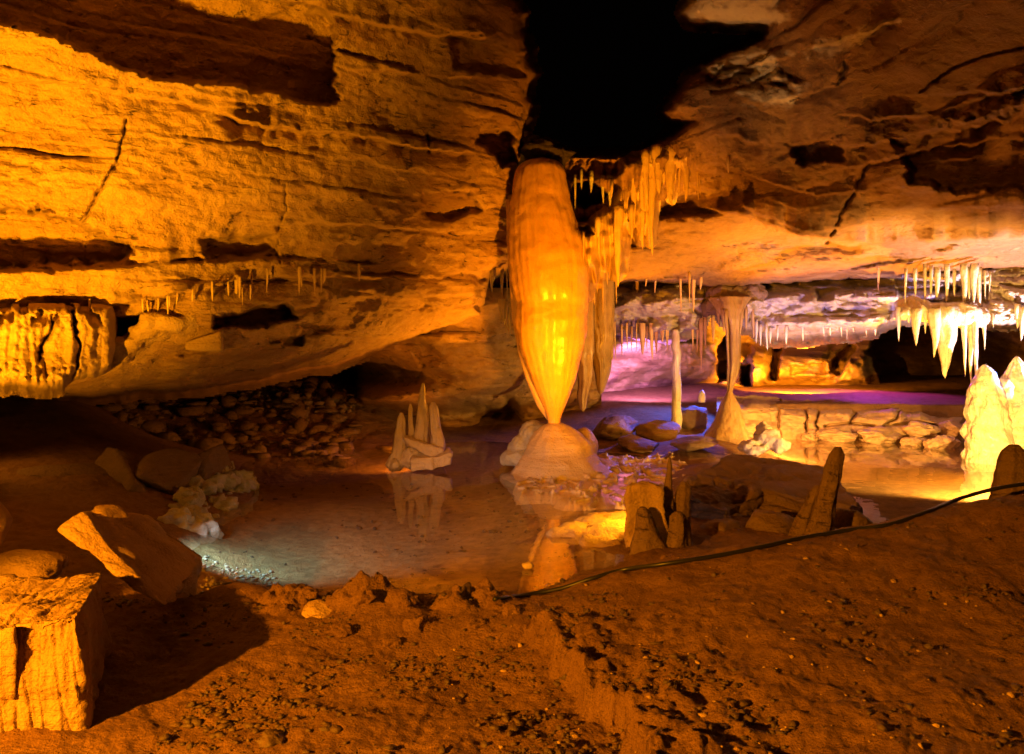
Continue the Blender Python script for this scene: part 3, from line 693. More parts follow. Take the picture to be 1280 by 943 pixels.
tag(rock('boulder', W(-5,742,4.5), (.14,.2,.12), (0,0,.7), 35, 4, 10, .08, M_BLOCK), 'wedge shaped golden boulder between the square boulder and the flat crumbly one', 'boulder')
tag(rock('boulder', W(60,705,5.3), (.12,.14,.07), (0,0,.1), 36, 3, 9, .1, M_BLOCK), 'little golden boulder at the right end of the flat crumbly boulder', 'boulder')
# ridge stones between the shadow and the pool
tag(rock('boulder', W(298,752,5.35), (.26,.22,.10), (0,.05,0), 41, 4, 5, .06, M_MUD, cut=(.8,1)), 'smooth rounded mud coated boulder at the near edge of the left pool', 'boulder')
tag(rock('boulder', W(404,772,5.1), (.15,.16,.12), (0,.1,.3), 42, 4, 9, .08, M_BLOCK), 'round golden boulder at the right end of the dark shadow', 'boulder')
tag(rock('boulder', W(445,775,5.15), (.07,.1,.08), (0,.1,.3), 43, 3, 9, .08, M_MUD), 'small mud coated stone right of the round golden boulder', 'boulder')
tag(rock('boulder', W(470,768,5.2), (.16,.14,.07), (.1,-.25,.3), 44, 4, 8, .1, M_MUD), 'tilted plate of orange mud on the pool bank', 'boulder')
tag(rock('boulder', W(578,758,5.25), (.09,.10,.13), (.1,.3,.3), 45, 4, 8, .35, M_CLOD), 'dark crusted clod standing on the pool bank', 'clod')
tag(rock('boulder', W(618,768,5.2), (.17,.16,.12), (.1,.1,.3), 46, 4, 8, .15, M_MUD), 'pointed orange mud hummock right of the dark crusted clod', 'boulder')
tag(rock('boulder', W(560,790,4.95), (.10,.12,.07), (.1,.1,.8), 47, 4, 8, .15, M_MUD), 'low lump of orange mud in front of the dark crusted clod', 'boulder')
tag(rock('boulder', W(635,800,4.8), (.14,.12,.06), (.1,.1,.5), 48, 4, 8, .15, M_MUD), 'wide low lump of orange mud in front of the pointed hummock', 'boulder')
tag(rock('boulder', W(340,925,3.35), (.055,.06,.035), (.1,.1,.5), 49, 4, 9, .3, M_CLOD), 'lone rough stone on the bare mud at the bottom edge', 'stone')
tag(rock('boulder', W(690,765,5.15), (.05,.05,.06), (.1,.1,.5), 50, 4, 9, .2, M_MUD), 'small upright stone under the black hose end', 'stone')
tag(rock('boulder', W(660,702+5,6.4), (.05,.04,.03), (0,0,0), 51, 3, 6, .1, M_MOUND), 'single pale pebble lying in the shallow pool edge', 'stone')

mk = np.random.RandomState(77)
clods = [(430,790,.07,'lump of orange mud just right of the shadow edge'),(455,750,.09,'flat topped mud lump on the crest behind the tilted plate'),(500,752,.10,'broad mud lump on the crest midway along the pool bank'),(520,782,.09,'crumbling mud lump in the middle of the pool bank'),
  (540,752,.06,'small mud lump on the crest left of the dark crusted clod'),(592,785,.08,'mud lump right below the dark crusted clod'),(605,745,.08,'mud lump on the crest right of the dark crusted clod'),(640,765,.07,'mud lump near the end of the black hose'),
  (490,805,.06,'low mud lump at the foot of the bank, below the crumbling one'),(655,785,.06,'mud lump just above the cut step'),(385,748,.06,'small mud lump behind the round golden boulder'),(350,765,.07,'mud lump half in the dark shadow')]
for k, (px, py, sz_, lab) in enumerate(clods):
    h = hit(px, py)
    sz_ *= .8
    tag(rock('mud_clod', h - (0, 0, sz_ * .15), (sz_ * mk.uniform(1, 1.7), sz_ * 1.2, sz_ * mk.uniform(.6, 1)), (mk.normal(0, .3), mk.normal(0, .3), mk.uniform(0, 3)), 200 + k, 4, 8, .28, M_MUD), lab, 'clod', 'mud clods on the pool bank')

# ---- left bank slabs and flowstone ridge
for k, (px, py, Y, sz, rot, lab) in enumerate([
    (75,612,8.6,(.75,.8,.32),(0,.1,.2),'wide dim brown slab on the left bank, in front of the black recess'),
    (150,600,8.8,(.5,.7,.36),(.1,.05,.5),'squarish dim brown slab in the middle of the left bank'),
    (210,605,8.9,(.45,.7,.36),(.1,-.1,.3),'dim brown slab leaning against the flowstone ridge'),
    (262,585,9.6,(.35,.6,.3),(.1,.25,.3),'tilted olive brown slab at the top of the flowstone ridge')]):
    tag(rock('bank_slab', W(px, py, Y), sz, rot, 63 + k, 5, 7, .05, M_DARK, cut=(.42,.8)), lab, 'slab', 'slabs on the left bank')
balls = []
for t in np.linspace(0, 1, 11):
    x = 214 + 64 * t; y = 655 - 70 * t; Y = 7.6 + 2.2 * t
    q = np.random.RandomState(int(t * 100)).normal(0, 1, 6)
    balls.append((W(x + 5 * q[0], y + 5 * q[1], Y), (.12 + .07 * t + .03 * q[2], .18, .08 + .05 * t + .02 * q[3])))
    balls.append((W(x + 16 + 8 * q[4], y + 22 + 6 * q[5], Y + .1), (.2, .22, .16)))
tag(blob('flowstone_ridge', balls, M_GREY, vox=.025, noise=.07, freq=9), 'knobbly pale flowstone ridge on the left bank, white at its lower end', 'flowstone')

def lay(C):
    t = (C[:,2] + .06 * fbm(C[:,0] * 2, C[:,1] * 2, .5, 3) + .12 * C[:,0] * .3) * 11
    return .03 * (np.abs((t % 1) - .5) * 2) ** 3 * -1 + .03 * pn(np.floor(t) * 3.3, C[:,0] * 1.5, C[:,1] * 1.5)
# ---- centre right outcrop between the two pools
tag(hexa('outcrop_slab', [W(858,600,8.9), W(1078,632,8.3), W(1082,660,8.2), W(852,640,8.7), W(915,566,10.2), W(1030,584,9.9), W(1060,640,9.6), W(900,640,9.8)], 50, .03, .08, 14, M_DARK, None, lay), 'long flat topped brown rock slab between the two pools', 'rock')
tag(hexa('outcrop_slab', [W(848,612,8.3), W(905,640,8.0), W(930,685,7.8), W(850,668,8.1), W(866,592,8.9), W(960,612,8.7), W(960,670,8.5), W(880,670,8.6)], 44, .04, .10, 15, M_DARK, None, lay), 'lower ragged lit rock shelf below the long flat slab', 'rock')
for k, (px, py, Y, sz, lab) in enumerate([(905,668,7.6,(.25,.25,.16),'dark rock under the ragged shelf beside the broken stumps'),(960,662,7.7,(.3,.3,.18),'dark rock in the hollow left of the leaning stump'),(1062,650,7.6,(.16,.2,.12),'dark rock at the right foot of the leaning stump'),
      (880,596,11.2,(.5,.4,.12),'flat dim rock behind the long slab, left of the pink rock'),(870,555,12.6,(.45,.4,.12),'flat brown rock at the foot of the white column'),(820,540,14.2,(.45,.4,.2),'block of brown rock left of the white column foot'),(770,535,14.4,(.5,.4,.22),'dark rock behind the flowstone mound'),(800,555,13.4,(.5,.35,.12),'low dark rock shelf between mound and white column'),(868,527,15.0,(.35,.4,.3),'bluish rock just right of the white column')]):
    tag(rock('outcrop_rock', W(px, py, Y), sz, (0, .1, k * .7), 70 + k, 4, 9, .12, M_DARK), lab, 'rock', 'dark rocks of the middle bank')
tag(blob('pink_rock', [(W(940,560,12.2),(.22,.3,.10)), (W(960,548,12.3),(.2,.25,.14)), (W(972,556,12.2),(.17,.2,.13)), (W(955,536,12.6),(.12,.2,.10))], M_PALE, vox=.03, noise=.05, freq=7), 'pale pinkish rock on the far end of the bank by the right pool', 'rock')

# ---- broken stumps beside the hose
Yt = 7.0
root = empty('stalagmite_stump', W(805, 700, Yt), 'thick broken tan stump with a flat cut face, leftmost by the hose', 'stalagmite')
hexa('cut_block', [W(785,608,Yt+.1), W(826,607,Yt+.1), W(838,690,Yt), W(781,700,Yt), W(790,605,Yt+.4), W(828,605,Yt+.4), W(836,680,Yt+.4), W(786,690,Yt+.4)], 26, .04, .30, 21, M_BLOCK, root)
spire('front_cone', 812, 702, 803, 634, 56, 14, Yt - .1, M_DARK, root, 22, .9)
tag(spire('stalagmite_spike', 838, 690, 836, 572, 18, 5, Yt + .25, M_DARK, None, 23), 'thin upright dark spike standing behind the broken stump', 'stalagmite')
tag(spire('stalagmite_stump', 850, 698, 846, 640, 32, 20, Yt - .1, M_DARK, None, 24), 'short round topped stump just above the hose', 'stalagmite')
tag(spire('stalagmite_stump', 850, 680, 855, 602, 26, 15, Yt + .3, M_DARK, None, 25), 'jagged dark stump in shadow behind the short round topped one', 'stalagmite')
tag(spire('stalagmite_stump', 829, 715, 830, 694, 14, 7, 5.75, M_MUD, None, 26), 'tiny mud coated stub right beside the hose', 'stalagmite')
Yu = 7.2
tag(spire('stalagmite_stump', 1022, 676, 1046, 559, 34, 17, Yu, M_DARK, None, 27, .8), 'tall brown stump leaning right, against the glowing right pool', 'stalagmite')
tag(spire('stalagmite_stump', 1000, 676, 1022, 606, 28, 10, Yu + .1, M_DARK, None, 28, .9), 'shorter tapering stump touching the left side of the leaning one', 'stalagmite')
tag(spire('stalagmite_stump', 1266, 640, 1266, 556, 46, 22, 6.9, M_DARK, None, 29, 1.6), 'dark dome topped stump silhouetted before the bright stalagmites at the right edge', 'stalagmite')

# ---- hourglass column, white column, little white figure
tag(lathe('limestone_column', [(*W(845,412,14.75),.05),(*W(845,424,14.75),.075),(*W(845,434,14.75),.08),(*W(846,442,14.75),.075),(*W(846,470,14.75),.078),(*W(846,500,14.75),.085),(*W(845,530,14.75),.10),(*W(845,545,14.75),.12),(*W(845,556,14.75),.16)], M_WHITE, seg=26, rings=60, lump=.12, seed=4, wob=.02), 'slim straight white column joining the purple ledge to the floor', 'column')
root = empty('hourglass_column', W(914, 550, 13.6), 'roped stalactite meeting a cone stalagmite like an hourglass, right of the white column', 'column')
Yh = 14.3
lathe('hanging_cone', [(*W(912,372,Yh+.3),.36),(*W(913,384,Yh+.1),.24),(*W(915,398,Yh),.14),(*W(916,406,Yh),.115),(*W(917,420,Yh),.10),(*W(917,440,Yh),.10),(*W(917,455,Yh),.105),(*W(915,470,Yh),.09),(*W(913,482,Yh),.06),(*W(912,493,Yh),.04)], M_ROPE, root, seg=36, rings=60, flute=.5, nflute=8, seed=7)
lathe('cone_stalagmite', [(*W(912,489,Yh),.045),(*W(912,495,Yh),.08),(*W(912,505,Yh),.16),(*W(911,520,Yh),.23),(*W(910,535,Yh),.31),(*W(909,546,Yh),.40),(*W(908,556,Yh),.55)], M_ROPE, root, seg=40, rings=50, lump=.12, flute=.06, seed=8)
blob('boss', [(W(900,372,Yh+.5),(.28,.3,.28)), (W(924,374,Yh+.5),(.30,.3,.26)), (W(912,388,Yh+.3),(.30,.28,.16)), (W(940,368,Yh+.6),(.24,.3,.24)), (W(888,384,Yh+.5),(.18,.2,.16))], M_DARK, root, vox=.03, noise=.06, freq=6)
for k, (a, b, c, d_) in enumerate([(908,398,911,462),(922,400,919,450),(927,396,925,420),(903,396,905,415),(932,394,933,412),(898,392,899,408),(941,396,942,424)]):
    stal('rope', a, b, d_, 4.5, Yh - .12 + .05 * k, M_ROPE, root, px2=c, p=.4, seed=k)
tag(lathe('stalagmite', [(*W(877,503,15.6),.07),(*W(877,497,15.6),.075),(*W(877.5,491,15.6),.055),(*W(878,488,15.6),.02)], M_WHITE, seg=18, rings=20, lump=.1), 'tiny bright white stalagmite on the far floor between the two columns', 'stalagmite')

# ---- bright stalagmites at the right edge
root = empty('twin_stalagmite', W(1240, 580, 12.2), 'glowing yellow and white twin peaked stalagmite at the right edge of the pool', 'stalagmite')
lathe('left_peak', [(*W(1237,592,12.2),.36),(*W(1236,575,12.2),.335),(*W(1236,550,12.2),.325),(*W(1236,520,12.2),.30),(*W(1234,500,12.2),.265),(*W(1233,480,12.2),.20),(*W(1232,466,12.2),.12),(*W(1231,459,12.2),.06),(*W(1231,456,12.2),.02)], M_WHITE, root, seg=64, rings=100, lump=.26, flute=.10, seed=2)
lathe('right_peak', [(*W(1280,592,12.4),.50),(*W(1279,560,12.4),.47),(*W(1278,530,12.4),.44),(*W(1277,500,12.4),.36),(*W(1275,475,12.4),.24),(*W(1273,460,12.4),.14),(*W(1271,450,12.4),.06),(*W(1271,446,12.4),.02)], M_WHITE, root, seg=64, rings=100, lump=.26, flute=.10, seed=5)
blob('shoulder', [(W(1255,490,12.3),(.12,.15,.2)), (W(1258,530,12.3),(.2,.2,.5)), (W(1214,560,12.3),(.06,.1,.4))], M_WHITE, root, vox=.03, noise=.04, freq=6)

# ---- natural rim edging the far floor, and the boulders lying against it
RM = Relief(np.arange(896, 1216, 1.2), np.arange(494, 560, 1.0), [(900,500,15.35),(900,555,15.2),(1000,500,15.3),(1000,555,15.15),(1100,505,15.15),(1100,555,15.0),(1210,515,14.95),(1210,558,14.8)])
X, Y, Z = RM.world()
RM.Y += -.16 * np.sqrt(np.abs(np.sin(X * 2.1 + .8 * pn(X, Z, .5) + 2.0))) + .14 * fbm(X * 1.6, Z * 3, 2.2, 4) - .10 * sst(.35, .1, Z) * (1 + pn(X * 2.5, 1.1, 3.3)) + .05 * strata(X, Y, Z * 3, 1.0, .3, 3.0)
for ln in ([(975,500),(972,520),(976,550)],[(1003,505),(1010,525),(1004,545)],[(1024,508),(1020,530),(1028,550)],[(1066,505),(1070,518),(1062,530)],[(1128,510),(1120,524),(1105,532),(1110,545)],[(1030,533),(1060,529),(1095,533)],[(1110,532),(1150,528),(1175,533)]): RM.crack(ln, .30, 1.5)
RT = [(896,506),(912,503),(940,504),(972,505),(984,507),(1008,509),(1026,513),(1064,510),(1078,513),(1126,512),(1134,516),(1150,515),(1164,521),(1204,523),(1216,530)]
RM.edge(np.maximum(np.interp(RM.PX, *np.array(RT).T) - RM.PY + 2.0 * fbm(RM.PX * .05, 3.3, 1.2, 3), RM.PX - 1206), .7, 2.5)
tag(RM.build('rim_ledge', M_FAR, cut=9), 'low cracked pinkish orange ledge edging the far cave floor behind the right pool', 'ledge')
rim = [(1045,544,14.75,(.36,.3,.13),'low rounded orange lump at the water, left of two'),(1098,545,14.65,(.44,.3,.15),'low rounded orange lump at the water, right of two'),(1150,538,14.5,(.30,.28,.15),'broad orange rock leaning on the rim ledge'),
       (1142,553,14.2,(.22,.22,.10),'small orange rock wedged below the broad one at the rim'),(1177,556,13.8,(.30,.25,.17),'bright yellow rounded rock at the right end of the rim'),(1190,537,14.5,(.22,.25,.16),'orange rock between the rim ledge and the glowing stalagmite'),(1012,546,14.9,(.16,.2,.10),'small dim rock at the left end of the rim lumps')]
for k, (px, py, Y, sz, lab) in enumerate(rim):
    tag(rock('rim_boulder', W(px, py, Y), sz, (0, .06 * (k % 3 - 1), (k * 37 % 10 - 5) * .1), 90 + k, 5, 6, .22, M_FAR, cut=(.65, .95)), lab, 'boulder', 'boulders edging the far cave floor')

# ---- rimstone dams on the wet terrace
def tube(name, P, r, mat, parent=None, seg=8, flat=1.0, sub=6):
    P = np.array(P, float); n = len(P)
    T = np.linspace(0, n - 1, (n - 1) * sub + 1); i0 = np.minimum(T.astype(int), n - 2); f = (T - i0)[:, None]
    def at(k): return P[np.clip(k, 0, n - 1)]
    p0, p1, p2, p3 = at(i0 - 1), at(i0), at(i0 + 1), at(i0 + 2)
    C = .5 * ((2*p1) + (-p0+p2)*f + (2*p0-5*p1+4*p2-p3)*f**2 + (-p0+3*p1-3*p2+p3)*f**3)
    tg = np.gradient(C, axis=0); tg /= np.linalg.norm(tg, axis=1)[:, None] + 1e-9
    up = np.array([0, 0, 1.0]); sd = np.cross(tg, up); sd /= np.linalg.norm(sd, axis=1)[:, None] + 1e-9; nu = np.cross(sd, tg)
    a = np.linspace(0, 2*np.pi, seg, endpoint=False)
    rr = (r if np.isscalar(r) else np.interp(T, np.arange(n), r)[:, None, None])
    V = C[:, None] + rr * (np.cos(a)[None, :, None] * sd[:, None] + flat * np.sin(a)[None, :, None] * nu[:, None])
    m = len(C); i = np.arange(m * seg).reshape(m, seg); j = np.roll(i, -1, 1)
    Q = np.stack([i[:-1], j[:-1], j[1:], i[1:]], -1).reshape(-1, 4)[:, ::-1]
    me = bpy.data.meshes.new(name)
    fs = [tuple(q) for q in Q] + [tuple(i[0]), tuple(i[-1][::-1])]
    me.from_pydata(V.reshape(-1, 3).tolist(), [], fs); me.update()
    return link(name, me, mat, parent)
# bright low mud spit left of the stumps
tag(blob('mud_spit', [(np.array([.95,7.55,.02]),(.35,.25,.10)), (np.array([.65,7.6,.0]),(.35,.2,.07)), (np.array([1.0,7.9,.02]),(.4,.3,.09)), (np.array([.8,7.2,.0]),(.2,.15,.08))], M_BLOCK, vox=.04, noise=.05, freq=5), 'low bright yellow spit of mud between the pool and the broken stumps', 'mud')

# flowstone cascade joining the ceiling lip to the giant stalactite
FC = Relief(np.arange(676, 884, .9), np.arange(182, 378, 1.2), [(690,300,10.95),(700,340,10.95),(740,270,11.35),(740,340,11.35),(780,230,11.3),(780,320,11.4),(820,200,11.1),(820,270,11.2),(870,190,10.9),(870,230,10.9)])
FO = [(792,196),(830,189),(872,186),(886,190),(876,196),(869,208),(863,205),(856,232),(849,214),(840,250),(832,220),(826,226),(820,232),(818,262),(812,304),(806,288),(800,300),(795,284),(788,288),(783,284),(778,342),(769,346),(764,322),(757,334),(750,324),(746,354),(740,338),(736,372),(730,348),(722,344),(712,330),(704,330),(700,330),(694,318),(690,336),(684,320),(680,330),(674,306),(668,298),(676,293),(690,295),(704,288),(716,290),(722,280),(734,274),(744,266),(760,258),(768,240),(774,226),(782,208)]
u = FC.PX + 4 * pn(FC.PX * .03, FC.PY * .02, .7)
FC.Y += -.13 * np.abs(np.sin(u * .21)) ** .7 + .16 * pn(u * .06, FC.PY * .012, 5.5) + .05 * pn(u * .25, FC.PY * .03, 2.2) + .10 * pn(u * .05, FC.PY * .07, 8.1)
FC.pocket([(722,284),(738,282),(742,292),(728,296)], .3, 2, 2); FC.pocket([(786,262),(796,270),(794,284),(786,276)], .3, 2, 2)
FC.edge(polydist(FC.PX, FC.PY, FO) + 1.6 * fbm(FC.PX * .12, FC.PY * .05, 3.1, 3), .5, 2.5)
tag(FC.build('flowstone_cascade', M_FLOW, cut=8), 'dripping orange flowstone cascade between the pointed ceiling lip and the giant stalactite', 'flowstone')
# terrace of rimstone basins between the mound and the stumps
tx = np.arange(.0, 2.75, .012); ty = np.arange(8.6, 13.0, .016); TX, TY = np.meshgrid(tx, ty)
nn = fbm(TX * 1.5 + 3, TY * 1.1, 2.2, 3); n3 = fbm(TX * 2.6, TY * 1.7 + 5, 7.2, 3)
TZ = -.028 + .02 * sst(9, 12.5, TY) + .055 * np.exp(-(nn / .07) ** 2) + .045 * np.exp(-(n3 / .06) ** 2) + .006 * fbm(TX * 8, TY * 8, 1.1, 3)
em = np.minimum.reduce([TX - .15 - .3 * (TY < 9.6), 2.65 - TX, TY - 8.7 - .5 * np.clip(1.2 - TX, 0, 1), 12.9 - TY]) + .25 * fbm(TX * 1.5, TY * 1.5, 4.4, 3)
TZ = np.where(em > 0, TZ, TZ - .15) - .12 * sst(.12, 0, em)
tag(link('rimstone_terrace', mesh_np('rimstone_terrace', np.stack([TX, TY, TZ], -1).reshape(-1, 3), grid_faces(*TX.shape)), M_MOUND), 'wet terrace of winding pale rimstone basins between the flowstone mound and the stumps', 'rimstone')

# ---- small stalactites: every one its own object
ORD = ['first','second','third','fourth','fifth','sixth','seventh','eighth','ninth','tenth','eleventh','twelfth','thirteenth','fourteenth','fifteenth','sixteenth','seventeenth','eighteenth','nineteenth','twentieth',
       'twenty-first','twenty-second','twenty-third','twenty-fourth','twenty-fifth','twenty-sixth','twenty-seventh','twenty-eighth','twenty-ninth','thirtieth','thirty-first','thirty-second','thirty-third','thirty-fourth','thirty-fifth']
def row(items, R, mat, where, adj, group, fwd=.05, name='stalactite', p=.75, tip=.15):
    items = sorted(items)
    L = [b - a for _, a, b, _ in items]
    jr = np.random.RandomState(int(items[0][0]))
    for k, (px, yt, yb, w) in enumerate(items):
        w = w * jr.uniform(.55, 1.4); yb = yb + (yb - yt) * np.clip(jr.normal(0, .22), -.45, .45); px = px + jr.normal(0, 1.2); lean = jr.normal(0, .8)
        Y = (R.depth(px, yt) if hasattr(R, 'depth') else R) - fwd
        l = yb - yt; sz = 'long' if l > np.percentile(L, 70) else 'short' if l < np.percentile(L, 30) else 'middling'
        th = 'thin' if w < 3.6 else 'stout' if w > 8 else 'slender'
        o = stal(name, px, yt, yb, w, Y + jr.normal(0, .05), mat, px2=px + lean, seed=px * .37, p=p * jr.uniform(.8, 1.3), tip=tip)
        tag(o, f'{sz} {th} {adj} stalactite, {ORD[k]} from left {where}', 'stalactite', group)
row([(806,198,276,15),(822,192,240,13),(838,194,257,18),(857,190,250,17),(868,190,236,4),(875,188,229,4),(829,200,244,10),(848,200,243,9),(815,200,290,9)], 11.1, M_FLOW, 'of cluster under pointed ceiling lip', 'orange', 'stalactites under the pointed ceiling lip', 0)
row([(911,205,222,7),], CE, M_FLOW, 'alone on the ceiling right of that lip cluster', 'orange', 'stalactites under the pointed ceiling lip', .1)
row([(792,216,288,11),(803,222,308,9),(764,236,252,4)], 11.2, M_FLOW, 'of fringe between lip cluster and giant stalactite', 'orange', 'stalactites right of the giant stalactite', 0)
row([(772,268,345,15),(788,266,300,6),(748,282,312,7)], 11.2, M_FLOW, 'around the fluted orange pendant', 'orange', 'stalactites right of the giant stalactite', 0)
row([(718,228,262,5),(728,222,250,5),(740,224,256,6),(752,230,262,6),(762,230,268,6)], 11.5, M_GREY, 'in dark niche right of giant stalactite top', 'dim', 'stalactites in the dark niche', 0)
row([(706,296,318,5),(714,298,326,5),(722,298,324,5),(698,300,322,4),(729,300,330,5)], 11.0, M_FLOW, 'of fringe on giant stalactite shoulder', 'golden', 'fringe on the giant stalactite shoulder', 0)
row([(740,336,378,6),(746,338,370,5),(754,344,384,3.4),(760,340,366,4),(770,350,376,3),(790,354,376,3),(796,352,384,5),(806,350,366,3),(816,352,368,3),(851,352,382,3.4),(862,350,384,5),(867,352,394,5),(875,352,368,3),(735,330,372,5)], CE, M_FLOW, 'along ceiling edge over purple ledge', 'peach', 'stalactites along the ceiling edge', .25)
row([(768,412,456,3),(777,416,440,4),(784,414,450,3),(790,418,446,3),(797,414,444,3),(804,414,446,7),(809,418,436,3),(815,414,448,6),(820,416,440,4),(828,412,432,5),(833,412,430,4),(837,414,444,3),(864,416,436,3),(870,414,436,4),(876,408,450,7),(882,406,434,4),(890,404,424,4),(758,410,440,5)], 15.2, M_FLOW, 'of fringe under purple ledge', 'orange', 'fringe of stalactites under the purple ledge', 0)
row([(946,412,432,3),(950,416,428,2.4),(957,416,436,4),(966,420,430,2.6),(971,418,427,2),(982,418,429,3),(1003,418,426,2.4),(1029,414,420,2.2),(1037,413,422,2.6),(1049,412,419,2),(1060,410,424,3),(1066,410,417,2),(1083,408,418,2.6),(1096,402,424,6)], 14.5, M_WHITE, 'of fringe under pale crumpled ledge', 'pale', 'fringe under the pale crumpled ledge', 0)
row([(1000,354,364,3),(1012,354,366,3),(1026,354,368,4),(1036,356,370,3),(1098,350,384,4),(1100,340,366,3)], CE, M_FLOW, 'along ceiling edge over pale crumpled ledge', 'peach', 'stalactites along the ceiling edge', .2)
Yc = 12.55
row([(1133,346,382,4),(1144,346,364,4),(1155,340,372,4),(1165,342,378,6),(1172,344,382,6),(1182,340,384,8),(1192,346,376,4),(1203,340,386,9),(1210,344,376,5),(1216,340,384,8),(1224,344,388,8),(1230,348,372,4),(1236,350,372,3)], Yc + .1, M_WHITE, 'in upper tier of white cluster', 'white', 'upper tier of the white stalactite cluster', 0)
tag(blob('calcite_body', [(W(1128,392,12.7),(.14,.2,.12)), (W(1148,388,12.7),(.18,.25,.13)), (W(1166,392,12.7),(.2,.25,.16)), (W(1184,394,12.6),(.26,.25,.2)), (W(1206,394,12.6),(.22,.25,.2)), (W(1224,396,12.7),(.15,.22,.16)), (W(1140,380,12.9),(.2,.3,.12))], M_WHITE, vox=.03, noise=.05, freq=6), 'lumpy white calcite body from which the lower white cluster hangs', 'flowstone')
row([(1124,394,422,8),(1134,394,408,7),(1147,396,432,10),(1156,394,418,7),(1168,396,446,14),(1183,394,476,34),(1205,394,456,8),(1212,396,486,16),(1219,398,468,9),(1230,398,450,9),(1240,402,414,3)], Yc, M_WHITE, 'in lower tier of white cluster', 'white', 'lower tier of the white stalactite cluster', 0, p=.95, tip=.08)
row([(1278,394,444,8),(1272,390,418,6),(1284,392,430,6)], 12.8, M_WHITE, 'at right photo edge above twin peaked stalagmite', 'pale', 'stalactites at the right edge', 0)
row([(265,362,394,2.6),(284,358,376,4),(297,354,384,5),(300,356,386,3),(305,370,386,2.4),(313,350,364,3),(335,346,360,4),(373,344,370,5),(376,346,364,3),(394,346,364,3),(401,346,366,4),(406,346,358,3),(448,340,350,3),(315,366,376,2.4),(241,372,380,3)], LW, M_FLOW, 'of row under left wall ledge', 'golden', 'small stalactites under the left wall ledge', .12)
row([(112,384,392,3),(137,384,392,3),(178,384,394,3),(188,382,394,3),(198,380,392,3),(207,378,392,3),(212,380,388,2.5),(222,374,382,3)], LW, M_FLOW, 'of little fringe beside folded drapery', 'golden', 'little fringe beside the drapery', .15)
row([(613,346,366,4),(617,344,352,6),(624,348,370,4),(628,346,374,3),(633,348,368,3),(628,384,412,8),(634,388,418,3.4),(639,394,420,3.6),(619,330,352,5)], 12.2, M_GREY, 'of small clump left of giant stalactite', 'greyish', 'clump left of the giant stalactite', 0)
# hanging drapes between the giant stalactite and the purple ledge
tag(stal('drapery_stalactite', 748, 396, 494, 34, 14.3, M_ROPE, px2=752, p=.7, tip=.12, seed=5, flute=.6, up=110), 'long brown draped stalactite just right of the giant stalactite, over the purple wall', 'stalactite')
tag(stal('drapery_stalactite', 733, 440, 515, 20, 13.9, M_ROPE, px2=728, p=.6, tip=.25, seed=6, flute=.6, up=130), 'dark brown draped stalactite tucked behind the giant stalactite right flank', 'stalactite')
tag(stal('drapery_stalactite', 762, 404, 452, 12, 14.6, M_ROPE, px2=764, p=.6, tip=.2, seed=7, flute=.6, up=20), 'short brown draped stalactite touching the left end of the purple ledge', 'stalactite')

# ---- black hose along the crest of the bank
hp = []
for px, py in [(618,748),(660,742),(700,735),(740,722),(780,711),(830,704),(900,693),(950,683),(1000,672),(1060,662),(1110,655),(1160,638),(1200,622),(1250,609),(1300,603),(1400,596)]:
    a = hit(px, py + 3); a[1] = min(a[1], 6.3)
    z = ZC - (py - HY) / F * a[1]
    hp.append(((px - HX) / F * a[1], a[1] - .02, z))
hp = np.array(hp)
tag(tube('hose', hp, .015, M_HOSE, seg=10), 'black rubber hose lying along the crest of the muddy bank', 'hose')

# ---- loose grit and rubble (nobody could count it)
def scatter(name, pts, sizes, mat, seed=0):
    r = np.random.RandomState(seed)
    bm = bmesh.new(); bmesh.ops.create_icosphere(bm, subdivisions=1, radius=1)
    v0 = co_get(bm); f0 = np.array([[v.index for v in f.verts] for f in bm.faces]); bm.free()
    n = len(pts); k = len(v0)
    V = np.repeat(v0[None], n, 0) * (1 + .95 * (r.rand(n, k, 1) - .5)) * r.uniform([.6,.6,.25],[1.5,1.2,.8],(n,3))[:, None]
    a = r.rand(n) * 6.28; c, s = np.cos(a), np.sin(a)
    X = V[..., 0] * c[:, None] - V[..., 1] * s[:, None]; Y = V[..., 0] * s[:, None] + V[..., 1] * c[:, None]
    V = np.stack([X, Y, V[..., 2]], -1) * sizes[:, None, None] + pts[:, None]
    Fc = (f0[None] + (np.arange(n) * k)[:, None, None]).reshape(-1, 3)
    return tag(link(name, mesh_np(name, V.reshape(-1, 3), Fc), mat, smooth=False), kind='stuff')
r = np.random.RandomState(8)
n = 60000
px = r.uniform(100, 1330, n); Y = 1 / r.uniform(1 / 6.2, 1 / 2.7, n); X = (px - HX) / F * Y
dens = fbm(X * 1.5, Y * 1.5, 3.3, 3) + .5 * fbm(X * 6, Y * 6, 1.2, 2) + .35 * (px < 720) - .12
dens -= .25 * ((px > 900) & (Y > 4.6))
keep = (r.rand(n) < np.clip(dens, 0.015, 1) * .33) & ~((X < -1.5) & (Y < 4.4))
X, Y = X[keep], Y[keep]; Z = gh(X, Y)
sz = .005 + .019 * r.rand(len(X)) ** 3.2
scatter('gravel', np.stack([X, Y, Z + sz * .25], -1), sz, M_CLOD, 1)
n = 1500
px = r.uniform(130, 445, n); Y = r.uniform(12.6, 17, n); X = (px - HX) / F * Y; Z = gh(X, Y)
sz = .015 + .20 * r.rand(n) ** 6
scatter('rubble', np.stack([X, Y, Z + sz * .2], -1), sz, M_DARK, 2)
n = 260
px = r.uniform(250, 345, n); Y = r.uniform(5.9, 7.0, n); X = (px - HX) / F * Y; Z = gh(X, Y); sz = .008 + .02 * r.rand(n) ** 2
scatter('pebbles', np.stack([X, Y, Z + sz * .3], -1), sz, M_GREY, 3)
n = 900
